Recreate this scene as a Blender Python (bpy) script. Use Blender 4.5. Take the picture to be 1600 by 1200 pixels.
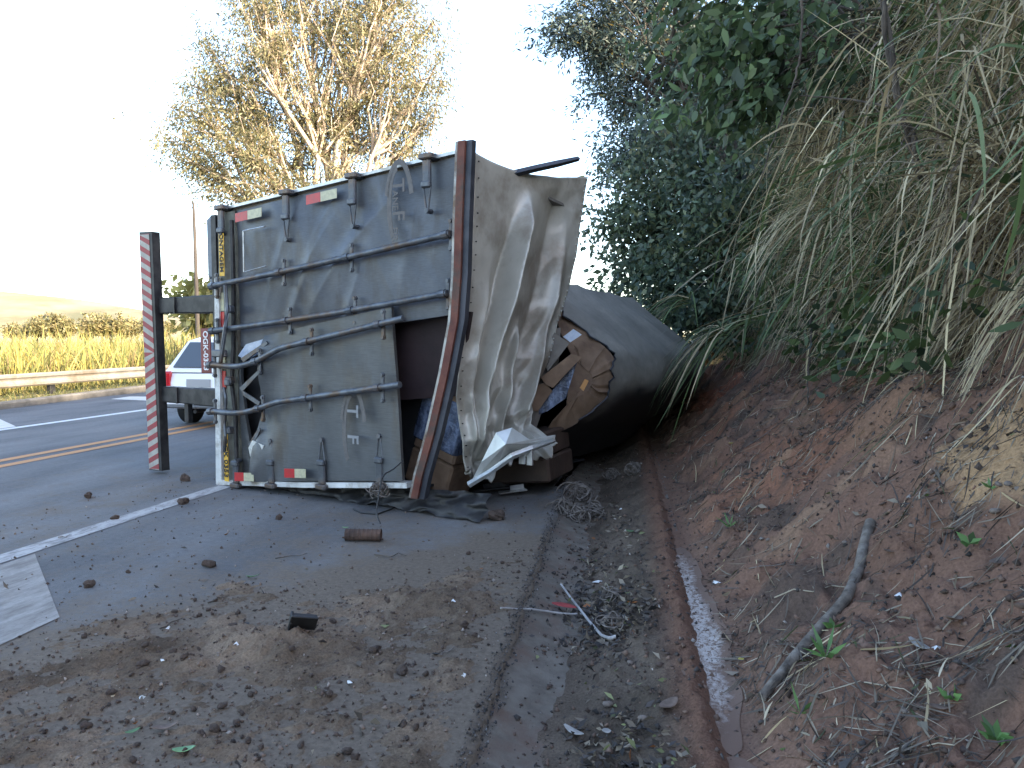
import bpy, math, random
import numpy as np
from mathutils import Vector, Matrix

# ------------------------------------------------------------------ scene, camera, light
scene = bpy.context.scene
for o in list(bpy.data.objects):
    bpy.data.objects.remove(o)
col = scene.collection
R = math.radians
random.seed(7)
rng = np.random.default_rng(11)

FPX, CAMH, YAW, PITCH = 1200.0, 1.45, R(13.13), math.atan(78 / 1200.0)
cam = bpy.data.cameras.new('camera'); camo = bpy.data.objects.new('camera', cam); col.objects.link(camo)
cam.sensor_width = 36; cam.lens = 27.0; cam.clip_start = 0.05; cam.clip_end = 6000
camo.location = (0, 0, CAMH); camo.rotation_euler = (R(90) - PITCH, 0, YAW)
scene.camera = camo

SUN_EL, SUN_AZ = R(25), R(112)          # azimuth clockwise from +Y (down the road)
world = bpy.data.worlds.new('World'); scene.world = world; world.use_nodes = True
wn = world.node_tree; wn.nodes.clear()
sky = wn.nodes.new('ShaderNodeTexSky'); sky.sky_type = 'NISHITA'; sky.sun_disc = False
sky.sun_elevation = SUN_EL; sky.sun_rotation = SUN_AZ
sky.air_density = 1.0; sky.dust_density = 2.0; sky.ozone_density = 1.0; sky.altitude = 700
bg = wn.nodes.new('ShaderNodeBackground'); bg.inputs['Strength'].default_value = 0.15
wo = wn.nodes.new('ShaderNodeOutputWorld')
wn.links.new(sky.outputs[0], bg.inputs[0]); wn.links.new(bg.outputs[0], wo.inputs[0])

sl = bpy.data.lights.new('sun', 'SUN'); sl.energy = 3.2; sl.angle = R(0.6); sl.color = (1.0, 0.86, 0.66)
so = bpy.data.objects.new('sun', sl); col.objects.link(so)
sd = Vector((math.sin(SUN_AZ) * math.cos(SUN_EL), math.cos(SUN_AZ) * math.cos(SUN_EL), math.sin(SUN_EL)))
so.rotation_euler = sd.to_track_quat('Z', 'Y').to_euler(); so.location = (30, -10, 40)

vs = scene.view_settings
vs.view_transform = 'Standard'; vs.look = 'None'; vs.gamma = 1.0; vs.use_curve_mapping = False
vs.exposure = 2.45
vs.use_white_balance = True; vs.white_balance_temperature = 6850; vs.white_balance_tint = 10

# ------------------------------------------------------------------ helpers
def tag(o, label=None, cat=None, group=None, kind=None):
    if label: o['label'] = label
    if cat: o['category'] = cat
    if group: o['group'] = group
    if kind: o['kind'] = kind
    return o

def link(name, mesh, parent=None):
    o = bpy.data.objects.new(name, mesh); col.objects.link(o)
    if parent is not None: o.parent = parent
    return o

def empty(name, loc=(0, 0, 0), rz=0.0, parent=None):
    o = link(name, None, parent); o.location = loc; o.rotation_euler = (0, 0, rz)
    o.empty_display_size = 0.2
    return o

def mesh_np(name, V, F, mat=None, smooth=False, colr=None):
    me = bpy.data.meshes.new(name)
    V = np.asarray(V, dtype=np.float32)
    if isinstance(F, np.ndarray) and F.ndim == 2:
        n, k = F.shape
        me.vertices.add(len(V)); me.vertices.foreach_set('co', V.ravel())
        me.loops.add(n * k); me.loops.foreach_set('vertex_index', F.astype(np.int32).ravel())
        me.polygons.add(n)
        me.polygons.foreach_set('loop_start', np.arange(0, n * k, k, dtype=np.int32))
        me.update(calc_edges=True)
    else:
        me.from_pydata([tuple(v) for v in V.tolist()], [], [tuple(f) for f in F])
    if colr is not None:
        at = me.color_attributes.new('Col', 'FLOAT_COLOR', 'POINT')
        c = np.ones((len(V), 4), dtype=np.float32); c[:, :3] = colr
        at.data.foreach_set('color', c.ravel())
    if mat is not None:
        for m in (mat if isinstance(mat, (list, tuple)) else [mat]): me.materials.append(m)
    if smooth: me.polygons.foreach_set('use_smooth', np.ones(len(me.polygons), dtype=bool))
    me.update()
    return me

class MB:
    def __init__(s): s.v = []; s.f = []; s.m = []; s.mi = 0
    def add(s, V, F):
        b = len(s.v); s.v += [tuple(p) for p in V]; s.f += [tuple(i + b for i in f) for f in F]; s.m += [s.mi] * len(F); return s
    def box(s, c, d, M=None, bev=0.0):
        x, y, z = d[0] / 2, d[1] / 2, d[2] / 2
        if bev > 0:
            b = min(bev, x * .9, y * .9, z * .9); V = []
            for sx in (-1, 1):
                for sy in (-1, 1):
                    for sz in (-1, 1):
                        V += [(sx * (x - b), sy * (y - b), sz * z), (sx * (x - b), sy * y, sz * (z - b)), (sx * x, sy * (y - b), sz * (z - b))]
            def I(sx, sy, sz, k): return (((sx > 0) * 2 + (sy > 0)) * 2 + (sz > 0)) * 3 + k
            F = []
            for k, ax in ((0, 2), (1, 1), (2, 0)):
                for sg in (-1, 1):
                    o2 = [(-1, -1), (1, -1), (1, 1), (-1, 1)]; fc = []
                    for a_, b_ in o2:
                        t = [a_, b_]; t.insert(ax, sg); fc.append(I(*t, k))
                    flip = (sg < 0) ^ (ax == 1)
                    F.append(fc[::-1] if flip else fc)
            for sx in (-1, 1):
                for sy in (-1, 1):
                    F.append((I(sx, sy, -1, 1), I(sx, sy, -1, 2), I(sx, sy, 1, 2), I(sx, sy, 1, 1)))
                for sz in (-1, 1):
                    F.append((I(sx, -1, sz, 0), I(sx, -1, sz, 2), I(sx, 1, sz, 2), I(sx, 1, sz, 0)))
            for sy in (-1, 1):
                for sz in (-1, 1):
                    F.append((I(-1, sy, sz, 0), I(-1, sy, sz, 1), I(1, sy, sz, 1), I(1, sy, sz, 0)))
            for sx in (-1, 1):
                for sy in (-1, 1):
                    for sz in (-1, 1): F.append((I(sx, sy, sz, 0), I(sx, sy, sz, 1), I(sx, sy, sz, 2)))
        else:
            V = [(sx * x, sy * y, sz * z) for sx in (-1, 1) for sy in (-1, 1) for sz in (-1, 1)]
            F = [(0, 1, 3, 2), (4, 6, 7, 5), (0, 4, 5, 1), (2, 3, 7, 6), (0, 2, 6, 4), (1, 5, 7, 3)]
        c = Vector(c)
        V = [(M @ Vector(v) if M else Vector(v)) + c for v in V]
        return s.add(V, F)
    def tube(s, pts, rad, n=8, cap=True):
        pts = [Vector(p) for p in pts]
        if not hasattr(rad, '__len__'): rad = [rad] * len(pts)
        V = []; ref = None
        for i, p in enumerate(pts):
            t = (pts[min(i + 1, len(pts) - 1)] - pts[max(i - 1, 0)])
            if t.length < 1e-9: t = Vector((0, 0, 1))
            t.normalize()
            if ref is None:
                ref = Vector((0, 0, 1)) if abs(t.z) < .9 else Vector((1, 0, 0))
            a = t.cross(ref)
            if a.length < 1e-6: a = t.orthogonal()
            a.normalize(); b = t.cross(a); ref = b.cross(t) if False else ref
            for k in range(n):
                an = 2 * math.pi * k / n
                V.append(p + (a * math.cos(an) + b * math.sin(an)) * rad[i])
        F = []
        for i in range(len(pts) - 1):
            for k in range(n):
                k2 = (k + 1) % n
                F.append((i * n + k, i * n + k2, (i + 1) * n + k2, (i + 1) * n + k))
        if cap:
            F.append(tuple(range(n))[::-1]); F.append(tuple((len(pts) - 1) * n + k for k in range(n)))
        return s.add(V, F)
    def prism(s, poly, off):
        """poly: list of 3d points, extruded by vector off"""
        n = len(poly); off = Vector(off)
        V = [Vector(p) for p in poly] + [Vector(p) + off for p in poly]
        F = [tuple(range(n)), tuple(range(2 * n - 1, n - 1, -1))] + [(i, i + n, (i + 1) % n + n, (i + 1) % n) for i in range(n)]
        return s.add(V, F)
    def build(s, name, mat, parent=None, smooth=False):
        me = bpy.data.meshes.new(name); me.from_pydata([tuple(v) for v in s.v], [], s.f)
        for m in (mat if isinstance(mat, (list, tuple)) else [mat]): me.materials.append(m)
        if any(s.m): me.polygons.foreach_set('material_index', s.m)
        if smooth:
            me.polygons.foreach_set('use_smooth', [True] * len(me.polygons))
        me.update()
        import bmesh
        bm = bmesh.new(); bm.from_mesh(me); bmesh.ops.recalc_face_normals(bm, faces=bm.faces); bm.to_mesh(me); bm.free()
        if smooth: me.set_sharp_from_angle(angle=R(40))
        return link(name, me, parent)

def _h(ix, iy, iz, seed):
    n = (ix.astype(np.int64) * 374761393 + iy.astype(np.int64) * 668265263 + iz.astype(np.int64) * 2147483647 + seed * 974634777) & 0xffffffff
    n = ((n ^ (n >> 13)) * 1274126177) & 0xffffffff
    n = ((n ^ (n >> 16)) * 2246822519) & 0xffffffff
    return ((n ^ (n >> 15)) & 0xffff) / 65535.0

def vnoise(x, y, seed=0, z=None):
    x = np.asarray(x, float); y = np.asarray(y, float)
    ix, iy = np.floor(x), np.floor(y); fx, fy = x - ix, y - iy
    fx = fx * fx * fx * (fx * (fx * 6 - 15) + 10); fy = fy * fy * fy * (fy * (fy * 6 - 15) + 10); k = np.zeros_like(ix)
    a = _h(ix, iy, k, seed); b = _h(ix + 1, iy, k, seed); c = _h(ix, iy + 1, k, seed); d = _h(ix + 1, iy + 1, k, seed)
    return (a * (1 - fx) + b * fx) * (1 - fy) + (c * (1 - fx) + d * fx) * fy

def fbm(x, y, oct=4, seed=0, gain=.5):
    """0-centred fractal noise, roughly -0.5..0.5"""
    x = np.asarray(x, float); y = np.asarray(y, float)
    t = np.zeros(np.broadcast(x, y).shape); a = 1.0; s = 0.0
    for i in range(oct):
        ca, sa = math.cos(.6 * i), math.sin(.6 * i); f = 2.03 ** i
        t += a * (vnoise((x * ca - y * sa) * f + 17.3 * i, (x * sa + y * ca) * f + 5.1 * i, seed + i) - .5); s += a; a *= gain
    return t / s * 1.3

def sstep(a, b, x):
    t = np.clip((x - a) / (b - a), 0, 1); return t * t * (3 - 2 * t)

# camera geometry (to place things where they stand)
c_f = np.array([-math.sin(YAW) * math.cos(PITCH), math.cos(YAW) * math.cos(PITCH), -math.sin(PITCH)])
c_r = np.array([math.cos(YAW), math.sin(YAW), 0.0]); c_u = np.cross(c_r, c_f); c_o = np.array([0, 0, CAMH])
def ray(u, v): return c_f + c_r * (u - 800) / FPX - c_u * (v - 600) / FPX
def PT(u, v, z): return Vector(c_o + ray(u, v) * z)
def GR(u, v, z=0.0):
    d = ray(u, v); return Vector(c_o + d * ((z - CAMH) / d[2]))

# ------------------------------------------------------------------ materials
def nt(name):
    m = bpy.data.materials.new(name); m.use_nodes = True
    t = m.node_tree; return m, t, t.nodes['Principled BSDF'], t.nodes['Material Output']

def ramp(t, fac, stops):
    r = t.nodes.new('ShaderNodeValToRGB')
    while len(r.color_ramp.elements) < len(stops): r.color_ramp.elements.new(.5)
    for e, (p, c) in zip(r.color_ramp.elements, stops):
        e.position = p; e.color = (*c, 1) if len(c) == 3 else c
    t.links.new(fac, r.inputs[0]); return r.outputs[0]

def noise(t, scale, detail=5, rough=.55, stretch=None, coord='Object'):
    tc = t.nodes.new('ShaderNodeTexCoord'); n = t.nodes.new('ShaderNodeTexNoise')
    n.inputs['Scale'].default_value = scale; n.inputs['Detail'].default_value = detail; n.inputs['Roughness'].default_value = rough
    if stretch:
        mp = t.nodes.new('ShaderNodeMapping'); mp.inputs['Scale'].default_value = stretch
        t.links.new(tc.outputs[coord], mp.inputs[0]); t.links.new(mp.outputs[0], n.inputs['Vector'])
    else: t.links.new(tc.outputs[coord], n.inputs['Vector'])
    return n.outputs[0]

def bump(t, bs, h, strength, dist=.01):
    b = t.nodes.new('ShaderNodeBump'); b.inputs['Strength'].default_value = strength; b.inputs['Distance'].default_value = dist
    t.links.new(h, b.inputs['Height']); t.links.new(b.outputs[0], bs.inputs['Normal']); return b

def mix(t, fac, a, b, mode='MIX'):
    m = t.nodes.new('ShaderNodeMixRGB'); m.blend_type = mode
    for s, v in ((0, fac), (1, a), (2, b)):
        if isinstance(v, (int, float)): m.inputs[s].default_value = v
        elif isinstance(v, tuple): m.inputs[s].default_value = (*v, 1)
        else: t.links.new(v, m.inputs[s])
    return m.outputs[0]

def pm(name, c1, c2=None, scale=6, rough=.6, metal=0.0, bs=0.0, bscale=40, dist=.01, stretch=None, lo=.38, hi=.62, c3=None, s3=1.5, coat=0.0):
    m, t, b, o = nt(name)
    b.inputs['Roughness'].default_value = rough; b.inputs['Metallic'].default_value = metal
    if coat: b.inputs['Coat Weight'].default_value = coat
    if c2 is None: b.inputs['Base Color'].default_value = (*c1, 1)
    else:
        c = ramp(t, noise(t, scale, 6, .6, stretch), [(lo, c1), (hi, c2)])
        if c3: c = mix(t, ramp(t, noise(t, s3, 5, .65), [(.48, (0, 0, 0)), (.66, (1, 1, 1))]), c, c3)
        t.links.new(c, b.inputs['Base Color'])
    if bs: bump(t, b, noise(t, bscale, 4, .6), bs, dist)
    return m

def leafmat(name, rough=.5, trans=.35, mul=1.0):
    """colour of every leaf or blade comes with the mesh; light also passes through"""
    m, t, b, o = nt(name)
    a = t.nodes.new('ShaderNodeAttribute'); a.attribute_name = 'Col'
    t.links.new(a.outputs[0], b.inputs['Base Color']); b.inputs['Roughness'].default_value = rough
    tr = t.nodes.new('ShaderNodeBsdfTranslucent'); t.links.new(a.outputs[0], tr.inputs[0])
    mx = t.nodes.new('ShaderNodeMixShader'); mx.inputs[0].default_value = trans
    t.links.new(b.outputs[0], mx.inputs[1]); t.links.new(tr.outputs[0], mx.inputs[2]); t.links.new(mx.outputs[0], o.inputs[0])
    return m

def colmat(name, rough=.95, fine=60, bs=.6, dist=.01, var=.35, spec=.2):
    """surface whose broad colour patches come with the mesh, fine grain from noise"""
    m, t, b, o = nt(name)
    a = t.nodes.new('ShaderNodeAttribute'); a.attribute_name = 'Col'
    n = noise(t, fine, 8, .7)
    g = ramp(t, n, [(.3, (1 - var,) * 3), (.7, (1 + var,) * 3)])
    t.links.new(mix(t, 1.0, a.outputs[0], g, 'MULTIPLY'), b.inputs['Base Color'])
    b.inputs['Roughness'].default_value = rough; b.inputs['Specular IOR Level'].default_value = spec
    bump(t, b, n, bs, dist); return m

M = {}
M['soil'] = colmat('soil', .97, 70, .8, .012, .35, .1)
M['loose_earth'] = colmat('loose_earth', .97, 90, .9, .012, .4, .1)
M['clod'] = pm('clod', (.065, .045, .036), (.145, .10, .078), 12, .97, 0, .9, 60, .01)
M['stone'] = pm('stone', (.13, .10, .082), (.22, .175, .145), 14, .8, 0, .4, 60, .004)
M['leaf'] = leafmat('leaf'); M['straw'] = leafmat('straw', .65, .2); M['dead_leaf'] = leafmat('dead_leaf', .7, .15)
M['bark_dark'] = pm('bark_dark', (.045, .035, .028), (.12, .095, .075), 14, .95, 0, .9, 30, .01, (1, 1, .3))
M['bark_pale'] = pm('bark_pale', (.30, .22, .15), (.58, .48, .38), 3, .85, 0, .4, 20, .01, (1, 1, .25))
M['log'] = pm('log', (.06, .048, .04), (.17, .14, .115), 16, .9, 0, .8, 60, .006, (1, 1, 1), c3=(.24, .21, .18), s3=7)
M['concrete'] = pm('concrete', (.115, .095, .076), (.175, .15, .124), 9, .95, 0, .8, 120, .006, c3=(.14, .095, .072), s3=4.0)
M['kerb'] = pm('kerb', (.13, .12, .105), (.22, .2, .175), 3, .9, 0, .5, 60, .005)
M['door'] = None
M['alu'] = pm('aluminium', (.42, .43, .43), (.6, .61, .6), 7, .42, .75, .15, 60, .003, c3=(.26, .22, .18), s3=3)
M['dull_alu'] = pm('dull_aluminium', (.20, .19, .18), (.38, .365, .34), 9, .5, .4, .3, 40, .004, c3=(.14, .09, .06), s3=5)
M['galv'] = pm('galvanised_bar', (.075, .082, .095), (.14, .152, .17), 9, .48, .55, .15, 90, .002, c3=(.13, .085, .055), s3=5)
M['dark_metal'] = pm('dark_metal', (.018, .018, .02), (.05, .048, .048), 8, .55, .3, .3, 60, .003)
M['rust'] = pm('rusty_red_steel', (.10, .028, .02), (.17, .06, .04), 5, .7, .2, .4, 50, .004, c3=(.07, .05, .04), s3=4)
M['frame_dark'] = pm('frame_dark_blue', (.03, .034, .045), (.06, .062, .075), 5, .55, .3, .2, 40, .003)
M['sill'] = pm('sill_grey_green', (.10, .105, .085), (.17, .172, .145), 6, .65, .1, .3, 60, .003, c3=(.08, .06, .045), s3=4)
M['guard_blue'] = pm('blue_grey_plastic', (.10, .12, .15), (.15, .17, .2), 5, .5)
M['white_paint'] = pm('white_trailer_paint', (.5, .5, .48), (.64, .64, .62), 5, .55, 0, .1, 40, .003, c3=(.28, .24, .2), s3=6)
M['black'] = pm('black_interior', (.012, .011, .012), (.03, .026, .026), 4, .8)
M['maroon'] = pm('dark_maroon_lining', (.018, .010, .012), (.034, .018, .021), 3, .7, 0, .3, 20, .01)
M['red_refl'] = pm('red_reflector', (.5, .02, .025), (.38, .03, .03), 30, .35)
M['pale_refl'] = pm('pale_reflector', (.5, .47, .3), (.38, .36, .25), 30, .4)
M['yellow_tape'] = pm('yellow_tape', (.75, .43, .03), (.55, .32, .05), 20, .45)
M['ink'] = pm('black_ink', (.015, .015, .015))
M['plate_red'] = pm('plate_red', (.2, .012, .018), (.13, .012, .016), 14, .45)
M['plate_white'] = pm('plate_white', (.75, .74, .72))
M['bar_red'] = pm('stripe_red', (.33, .035, .042), (.24, .05, .05), 14, .6)
M['bar_white'] = pm('stripe_white', (.40, .38, .33), (.29, .275, .24), 9, .6)
M['cardboard'] = pm('cardboard', (.14, .085, .052), (.22, .14, .09), 4, .85, 0, .3, 30, .006, c3=(.10, .06, .04), s3=3)
M['carton_dark'] = pm('shade_dark_cardboard', (.035, .022, .017), (.07, .042, .03), 4, .6, 0, .4, 20, .01)  # darkened cardboard: shade under the overhanging sheet put into its colour
M['wrap'] = pm('plastic_film', (.035, .045, .075), (.16, .2, .3), 9, .18, 0, 1.0, 16, .03, (1, 3, .5), lo=.42, hi=.66)
M['tape_orange'] = pm('orange_tape', (.4, .18, .05), None, rough=.4)
M['wrap_pale'] = pm('pale_film', (.25, .32, .46), (.45, .5, .58), 9, .25, 0, .8, 14, .02)
M['pole'] = pm('pole_wood', (.05, .042, .038), (.09, .075, .065), 4, .9, 0, .4, 20, .01, (1, 1, .1))
M['rail'] = pm('galvanised_rail', (.23, .215, .19), (.32, .30, .27), 2.5, .6, .2, .1, 20, .004, c3=(.19, .155, .115), s3=1.2)
M['car_white'] = pm('car_white', (.78, .79, .81), None, rough=.28, coat=.5)
M['glass'] = pm('car_glass', (.10, .12, .14), None, rough=.06, metal=.35)
M['tyre'] = pm('tyre', (.018, .018, .018), None, rough=.85)
M['hub'] = pm('hub', (.3, .3, .31), None, rough=.4, metal=.7)
M['tail'] = pm('tail_lamp', (.55, .02, .03), (.4, .02, .03), 20, .2)
M['bumper'] = pm('bumper_grey', (.13, .14, .15), None, rough=.6)
M['plate_grey'] = pm('plate_grey', (.33, .34, .35), None, rough=.5)
M['rusty_pipe'] = pm('rusty_pipe', (.05, .032, .026), (.11, .065, .048), 14, .9, .1, .7, 60, .005)
M['plastic_black'] = pm('plastic_black', (.01, .01, .011), (.02, .02, .02), 20, .5)
M['cable'] = pm('cable', (.02, .02, .021), None, rough=.6)
M['reed'] = pm('grey_reed', (.26, .24, .23), (.4, .38, .37), 20, .7)
M['red_leaf'] = pm('red_piece', (.36, .05, .045), (.26, .035, .035), 20, .6)
M['foil'] = pm('white_scrap', (.55, .57, .6), (.75, .76, .78), 20, .4)
M['pale_stick'] = pm('pale_stick', (.26, .21, .15), (.40, .34, .25), 30, .8)

# asphalt: grey aggregate with a veil of spilled brown dust that thickens to the ditch
m, t, b, o = nt('asphalt'); M['asphalt'] = m
ag = ramp(t, noise(t, 160, 6, .75), [(.28, (.075, .077, .082)), (.72, (.2, .203, .208))])
br = ramp(t, noise(t, .9, 6, .6, (1.6, .35, 1)), [(.36, (.75, .75, .76)), (.66, (1.25, 1.24, 1.22))])
base = mix(t, 1.0, mix(t, 1.0, ag, br, 'MULTIPLY'), ramp(t, noise(t, 22, 8, .75), [(.3, (.8, .8, .8)), (.7, (1.22, 1.2, 1.18))]), 'MULTIPLY')
at = t.nodes.new('ShaderNodeAttribute'); at.attribute_name = 'Col'
dn = noise(t, 2.6, 9, .68); dn2 = noise(t, 38, 6, .7)
ad = t.nodes.new('ShaderNodeMath'); ad.operation = 'ADD'; t.links.new(at.outputs['Fac'], ad.inputs[0]); t.links.new(dn, ad.inputs[1])
ad2 = t.nodes.new('ShaderNodeMath'); ad2.operation = 'MULTIPLY_ADD'; t.links.new(dn2, ad2.inputs[0]); ad2.inputs[1].default_value = .55; t.links.new(ad.outputs[0], ad2.inputs[2])
dm = ramp(t, ad2.outputs[0], [(.66, (0, 0, 0)), (1.0, (1, 1, 1))])
dirtc = ramp(t, dn2, [(.3, (.095, .074, .056)), (.7, (.2, .157, .12))])
t.links.new(mix(t, dm, base, dirtc), b.inputs['Base Color'])
b.inputs['Roughness'].default_value = .88; b.inputs['Specular IOR Level'].default_value = .3
bump(t, b, noise(t, 190, 5, .8), .7, .006)

def paintmat(name, c, wear_lo, wear_hi, under, sc=14, stretch=(1, .35, 1), edge=False):
    m, t, b, o = nt(name)
    w = ramp(t, noise(t, sc, 9, .72, stretch), [(wear_lo, (1, 1, 1)), (wear_hi, (0, 0, 0))])
    cc = ramp(t, noise(t, 60, 5, .7), [(.3, tuple(x * .82 for x in c)), (.7, tuple(min(1, x * 1.1) for x in c))])
    if edge:
        at_ = t.nodes.new('ShaderNodeAttribute'); at_.attribute_name = 'Col'
        w = mix(t, 1.0, w, ramp(t, mix(t, 1.0, at_.outputs[0], noise(t, 26, 8, .7), 'MULTIPLY'), [(.26, (0, 0, 0)), (.46, (1, 1, 1))]), 'MULTIPLY')
    t.links.new(mix(t, w, under, cc), b.inputs['Base Color']); b.inputs['Roughness'].default_value = .8
    bump(t, b, noise(t, 190, 5, .8), .5, .004); return m
M['line_white'] = paintmat('worn_white_line', (.40, .39, .385), .45, .62, (.17, .16, .155))
M['line_far'] = paintmat('white_line', (.62, .63, .63), .6, .8, (.2, .2, .2))
M['line_orange'] = paintmat('orange_line', (.48, .23, .09), .58, .8, (.16, .13, .11))
M['hatch'] = paintmat('worn_hatch', (.31, .29, .27), .40, .62, (.15, .132, .12), 7, (1.2, .3, 1))
M['hatch_far'] = paintmat('far_hatch', (.58, .56, .52), .55, .75, (.3, .28, .26), 5)
M['lip_paint'] = paintmat('limewash', (.50, .44, .40), .50, .57, (.17, .105, .076), 60, (1, .6, 1), True)

# door skins: dull painted metal, smeared with brown dust
def doormat(name, a, b2, dirt, fine_dir):
    m, t, b, o = nt(name)
    c = ramp(t, noise(t, 1.3, 6, .6, (1.4, 1, .7)), [(.35, a), (.66, b2)])
    d = ramp(t, noise(t, 2.0, 7, .65, (1.8, 1, .6)), [(.5, (0, 0, 0)), (.7, (1, 1, 1))])
    c = mix(t, d, c, dirt)
    f = noise(t, 60, 4, .6, fine_dir)
    c = mix(t, 1.0, c, ramp(t, f, [(.3, (.84, .84, .84)), (.7, (1.14, 1.14, 1.14))]), 'MULTIPLY')
    t.links.new(c, b.inputs['Base Color'])
    b.inputs['Metallic'].default_value = .35
    t.links.new(ramp(t, noise(t, 3, 5, .6), [(.3, (.38,) * 3), (.7, (.58,) * 3)]), b.inputs['Roughness'])
    bump(t, b, f, .12, .003); return m
M['door'] = doormat('grey_blue_door', (.066, .073, .088), (.105, .115, .135), (.066, .060, .056), (.3, 1, 3))
M['door_low'] = doormat('grey_door_low', (.075, .08, .086), (.112, .118, .126), (.088, .078, .068), (.15, 1, 2.5))
M['sheet'] = pm('crumpled_roof_sheet', (.36, .34, .295), (.48, .455, .40), 1.6, .45, .2, .1, 50, .003, c3=(.25, .215, .175), s3=2.0)
M['sheet_back'] = pm('roof_liner', (.12, .105, .09), (.19, .17, .15), 4, .8, 0, .3, 30, .004)
M['body_skin'] = pm('trailer_skin', (.135, .128, .115), (.19, .182, .168), 2.2, .6, .15, .3, 30, .004, c3=(.085, .072, .06), s3=1.1)
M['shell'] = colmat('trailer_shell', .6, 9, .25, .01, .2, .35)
M['body_black'] = pm('shade_black_skin', (.008, .008, .010), (.014, .014, .016), 3, .8)  # near-black trailer skin, deep shade painted in as base colour
M['bright_sheet'] = pm('bright_torn_sheet', (.55, .56, .54), (.7, .71, .69), 5, .35, .4, .2, 40, .004)

# ------------------------------------------------------------------ terrain functions
def seam_x(Y): return -0.71 - 0.092 * (np.clip(Y, -6, 17) - 2.38)
def lip_x(Y): return 0.14 - 0.085 * (np.clip(Y, -6, 17) - 2.75)
def bank_z(X, Y, fine=True):
    X = np.asarray(X, float); Y = np.asarray(Y, float)
    q = X - lip_x(Y) - .06
    w = fbm(X * .5, Y * .5, 3, 40) * .5
    q2 = q + w * sstep(.2, 1.5, q)
    z = .02 + np.interp(q2, [-1, 0, .12, .6, 1.3, 1.7, 2.0, 2.4, 3.0, 4.5, 7, 20, 40, 90], [0, 0, .05, .40, .98, 1.30, 1.9, 3.1, 4.2, 6.0, 8.4, 17.1, 18, 18.5])
    k = sstep(0, .25, q)
    z = z + k * (fbm(X * 1.7, Y * 1.7, 4, 3) * .28 + fbm(X * 6, Y * 6, 3, 8) * .10 - np.abs(fbm(X * 3.1 + Y, Y * 2.2, 3, 9)) * .14 * sstep(.2, .7, q))
    if fine:
        r = np.abs(fbm(X * 9 + 3, Y * 9, 3, 21))
        z = z + k * (fbm(X * 22, Y * 22, 4, 12, .6) * .045 - r * .05) + (1 - k) * fbm(X * 20, Y * 20, 3, 5) * .012
    return z
def gutter_z(X, Y):
    X = np.asarray(X, float); Y = np.asarray(Y, float)
    a = seam_x(Y); b = lip_x(Y); w = np.clip((X - a) / (b - a), 0, 1)
    return -.02 - .11 * np.sin(np.pi * w ** .85) + .04 * w
def litter_z(X, Y):
    a = seam_x(Y); b = lip_x(Y); w = np.clip((X - a) / (b - a), 0, 1)
    s = sstep(.22, .62, w + fbm(X * 2, Y * 1.2, 3, 61) * .35)
    e = sstep(1.02, .9, w)
    return gutter_z(X, Y) - .012 + s * e * (.05 + fbm(X * 9, Y * 9, 4, 62, .6) * .07 + .03 * w)
def spill_mask(X, Y):
    d = 3.15 + 1.05 * (X + 3.1) - Y
    d = np.minimum(d, 2.6) / 1.2
    n = fbm(X * 1.1, Y * 1.1, 5, 71, .6)
    return sstep(-.15, .9, d + n * 2.0) * sstep(-.62, -.95, X + .092 * (Y - 2.4) + .05 * 0)
def spill_z(X, Y):
    mk = spill_mask(X, Y)
    mound = .085 * np.exp(-(((X + 1.85) / .28) ** 2 + ((Y - 3.12) / .17) ** 2)) + .05 * np.exp(-(((X + 1.4) / .3) ** 2 + ((Y - 3.85) / .15) ** 2)) + .03 * np.exp(-(((X + 2.4) / .3) ** 2 + ((Y - 2.9) / .12) ** 2))
    return -.014 + mk * (.016 + np.maximum(fbm(X * 7, Y * 7, 4, 72, .62), -.2) * .05 + fbm(X * 30, Y * 30, 3, 73, .65) * .022) + mound * (1 + fbm(X * 12, Y * 12, 3, 74) * .8)
def terr(X, Y):
    X = float(X); Y = float(Y)
    if X > lip_x(Y): return float(bank_z(X, Y))
    if X > seam_x(Y): return float(max(gutter_z(X, Y), litter_z(X, Y)))
    if X < -13.2: return .1
    return float(max(0.004, spill_z(X, Y)))
def hit(u, v, z0=1.2):
    d = ray(u, v); z = z0
    while z < 60:
        p = c_o + d * z
        if p[2] < terr(p[0], p[1]): break
        z += .02 + z * .002
    return Vector((p[0], p[1], terr(p[0], p[1])))

def grid_mesh(x0, x1, nx, y0, y1, ny):
    return np.meshgrid(np.linspace(x0, x1, nx), np.linspace(y0, y1, ny), indexing='xy')
def grid_faces(nx, ny):
    i = np.arange(nx * ny).reshape(ny, nx)
    return np.stack([i[:-1, :-1].ravel(), i[:-1, 1:].ravel(), i[1:, 1:].ravel(), i[1:, :-1].ravel()], 1)

# ------------------------------------------------------------------ the setting
# far ground sheet (fields) to the horizon
gx = np.array([-2500, -600, -200, -80, -30, -13.3, -2.5, 80, 2500.]); gy = np.array([-600, -60, 0, 30, 80, 200, 500, 1200, 3500.])
X, Y = np.meshgrid(gx, gy); V = np.stack([X, Y, np.full_like(X, -.25)], -1).reshape(-1, 3)
M['field'] = pm('dry_field', (.34, .26, .11), (.46, .37, .17), .05, .95, 0, .6, 2, .1, c3=(.20, .19, .07), s3=.02)
tag(link('ground', mesh_np('ground', V, grid_faces(len(gx), len(gy)), M['field'])), kind='structure')

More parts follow.
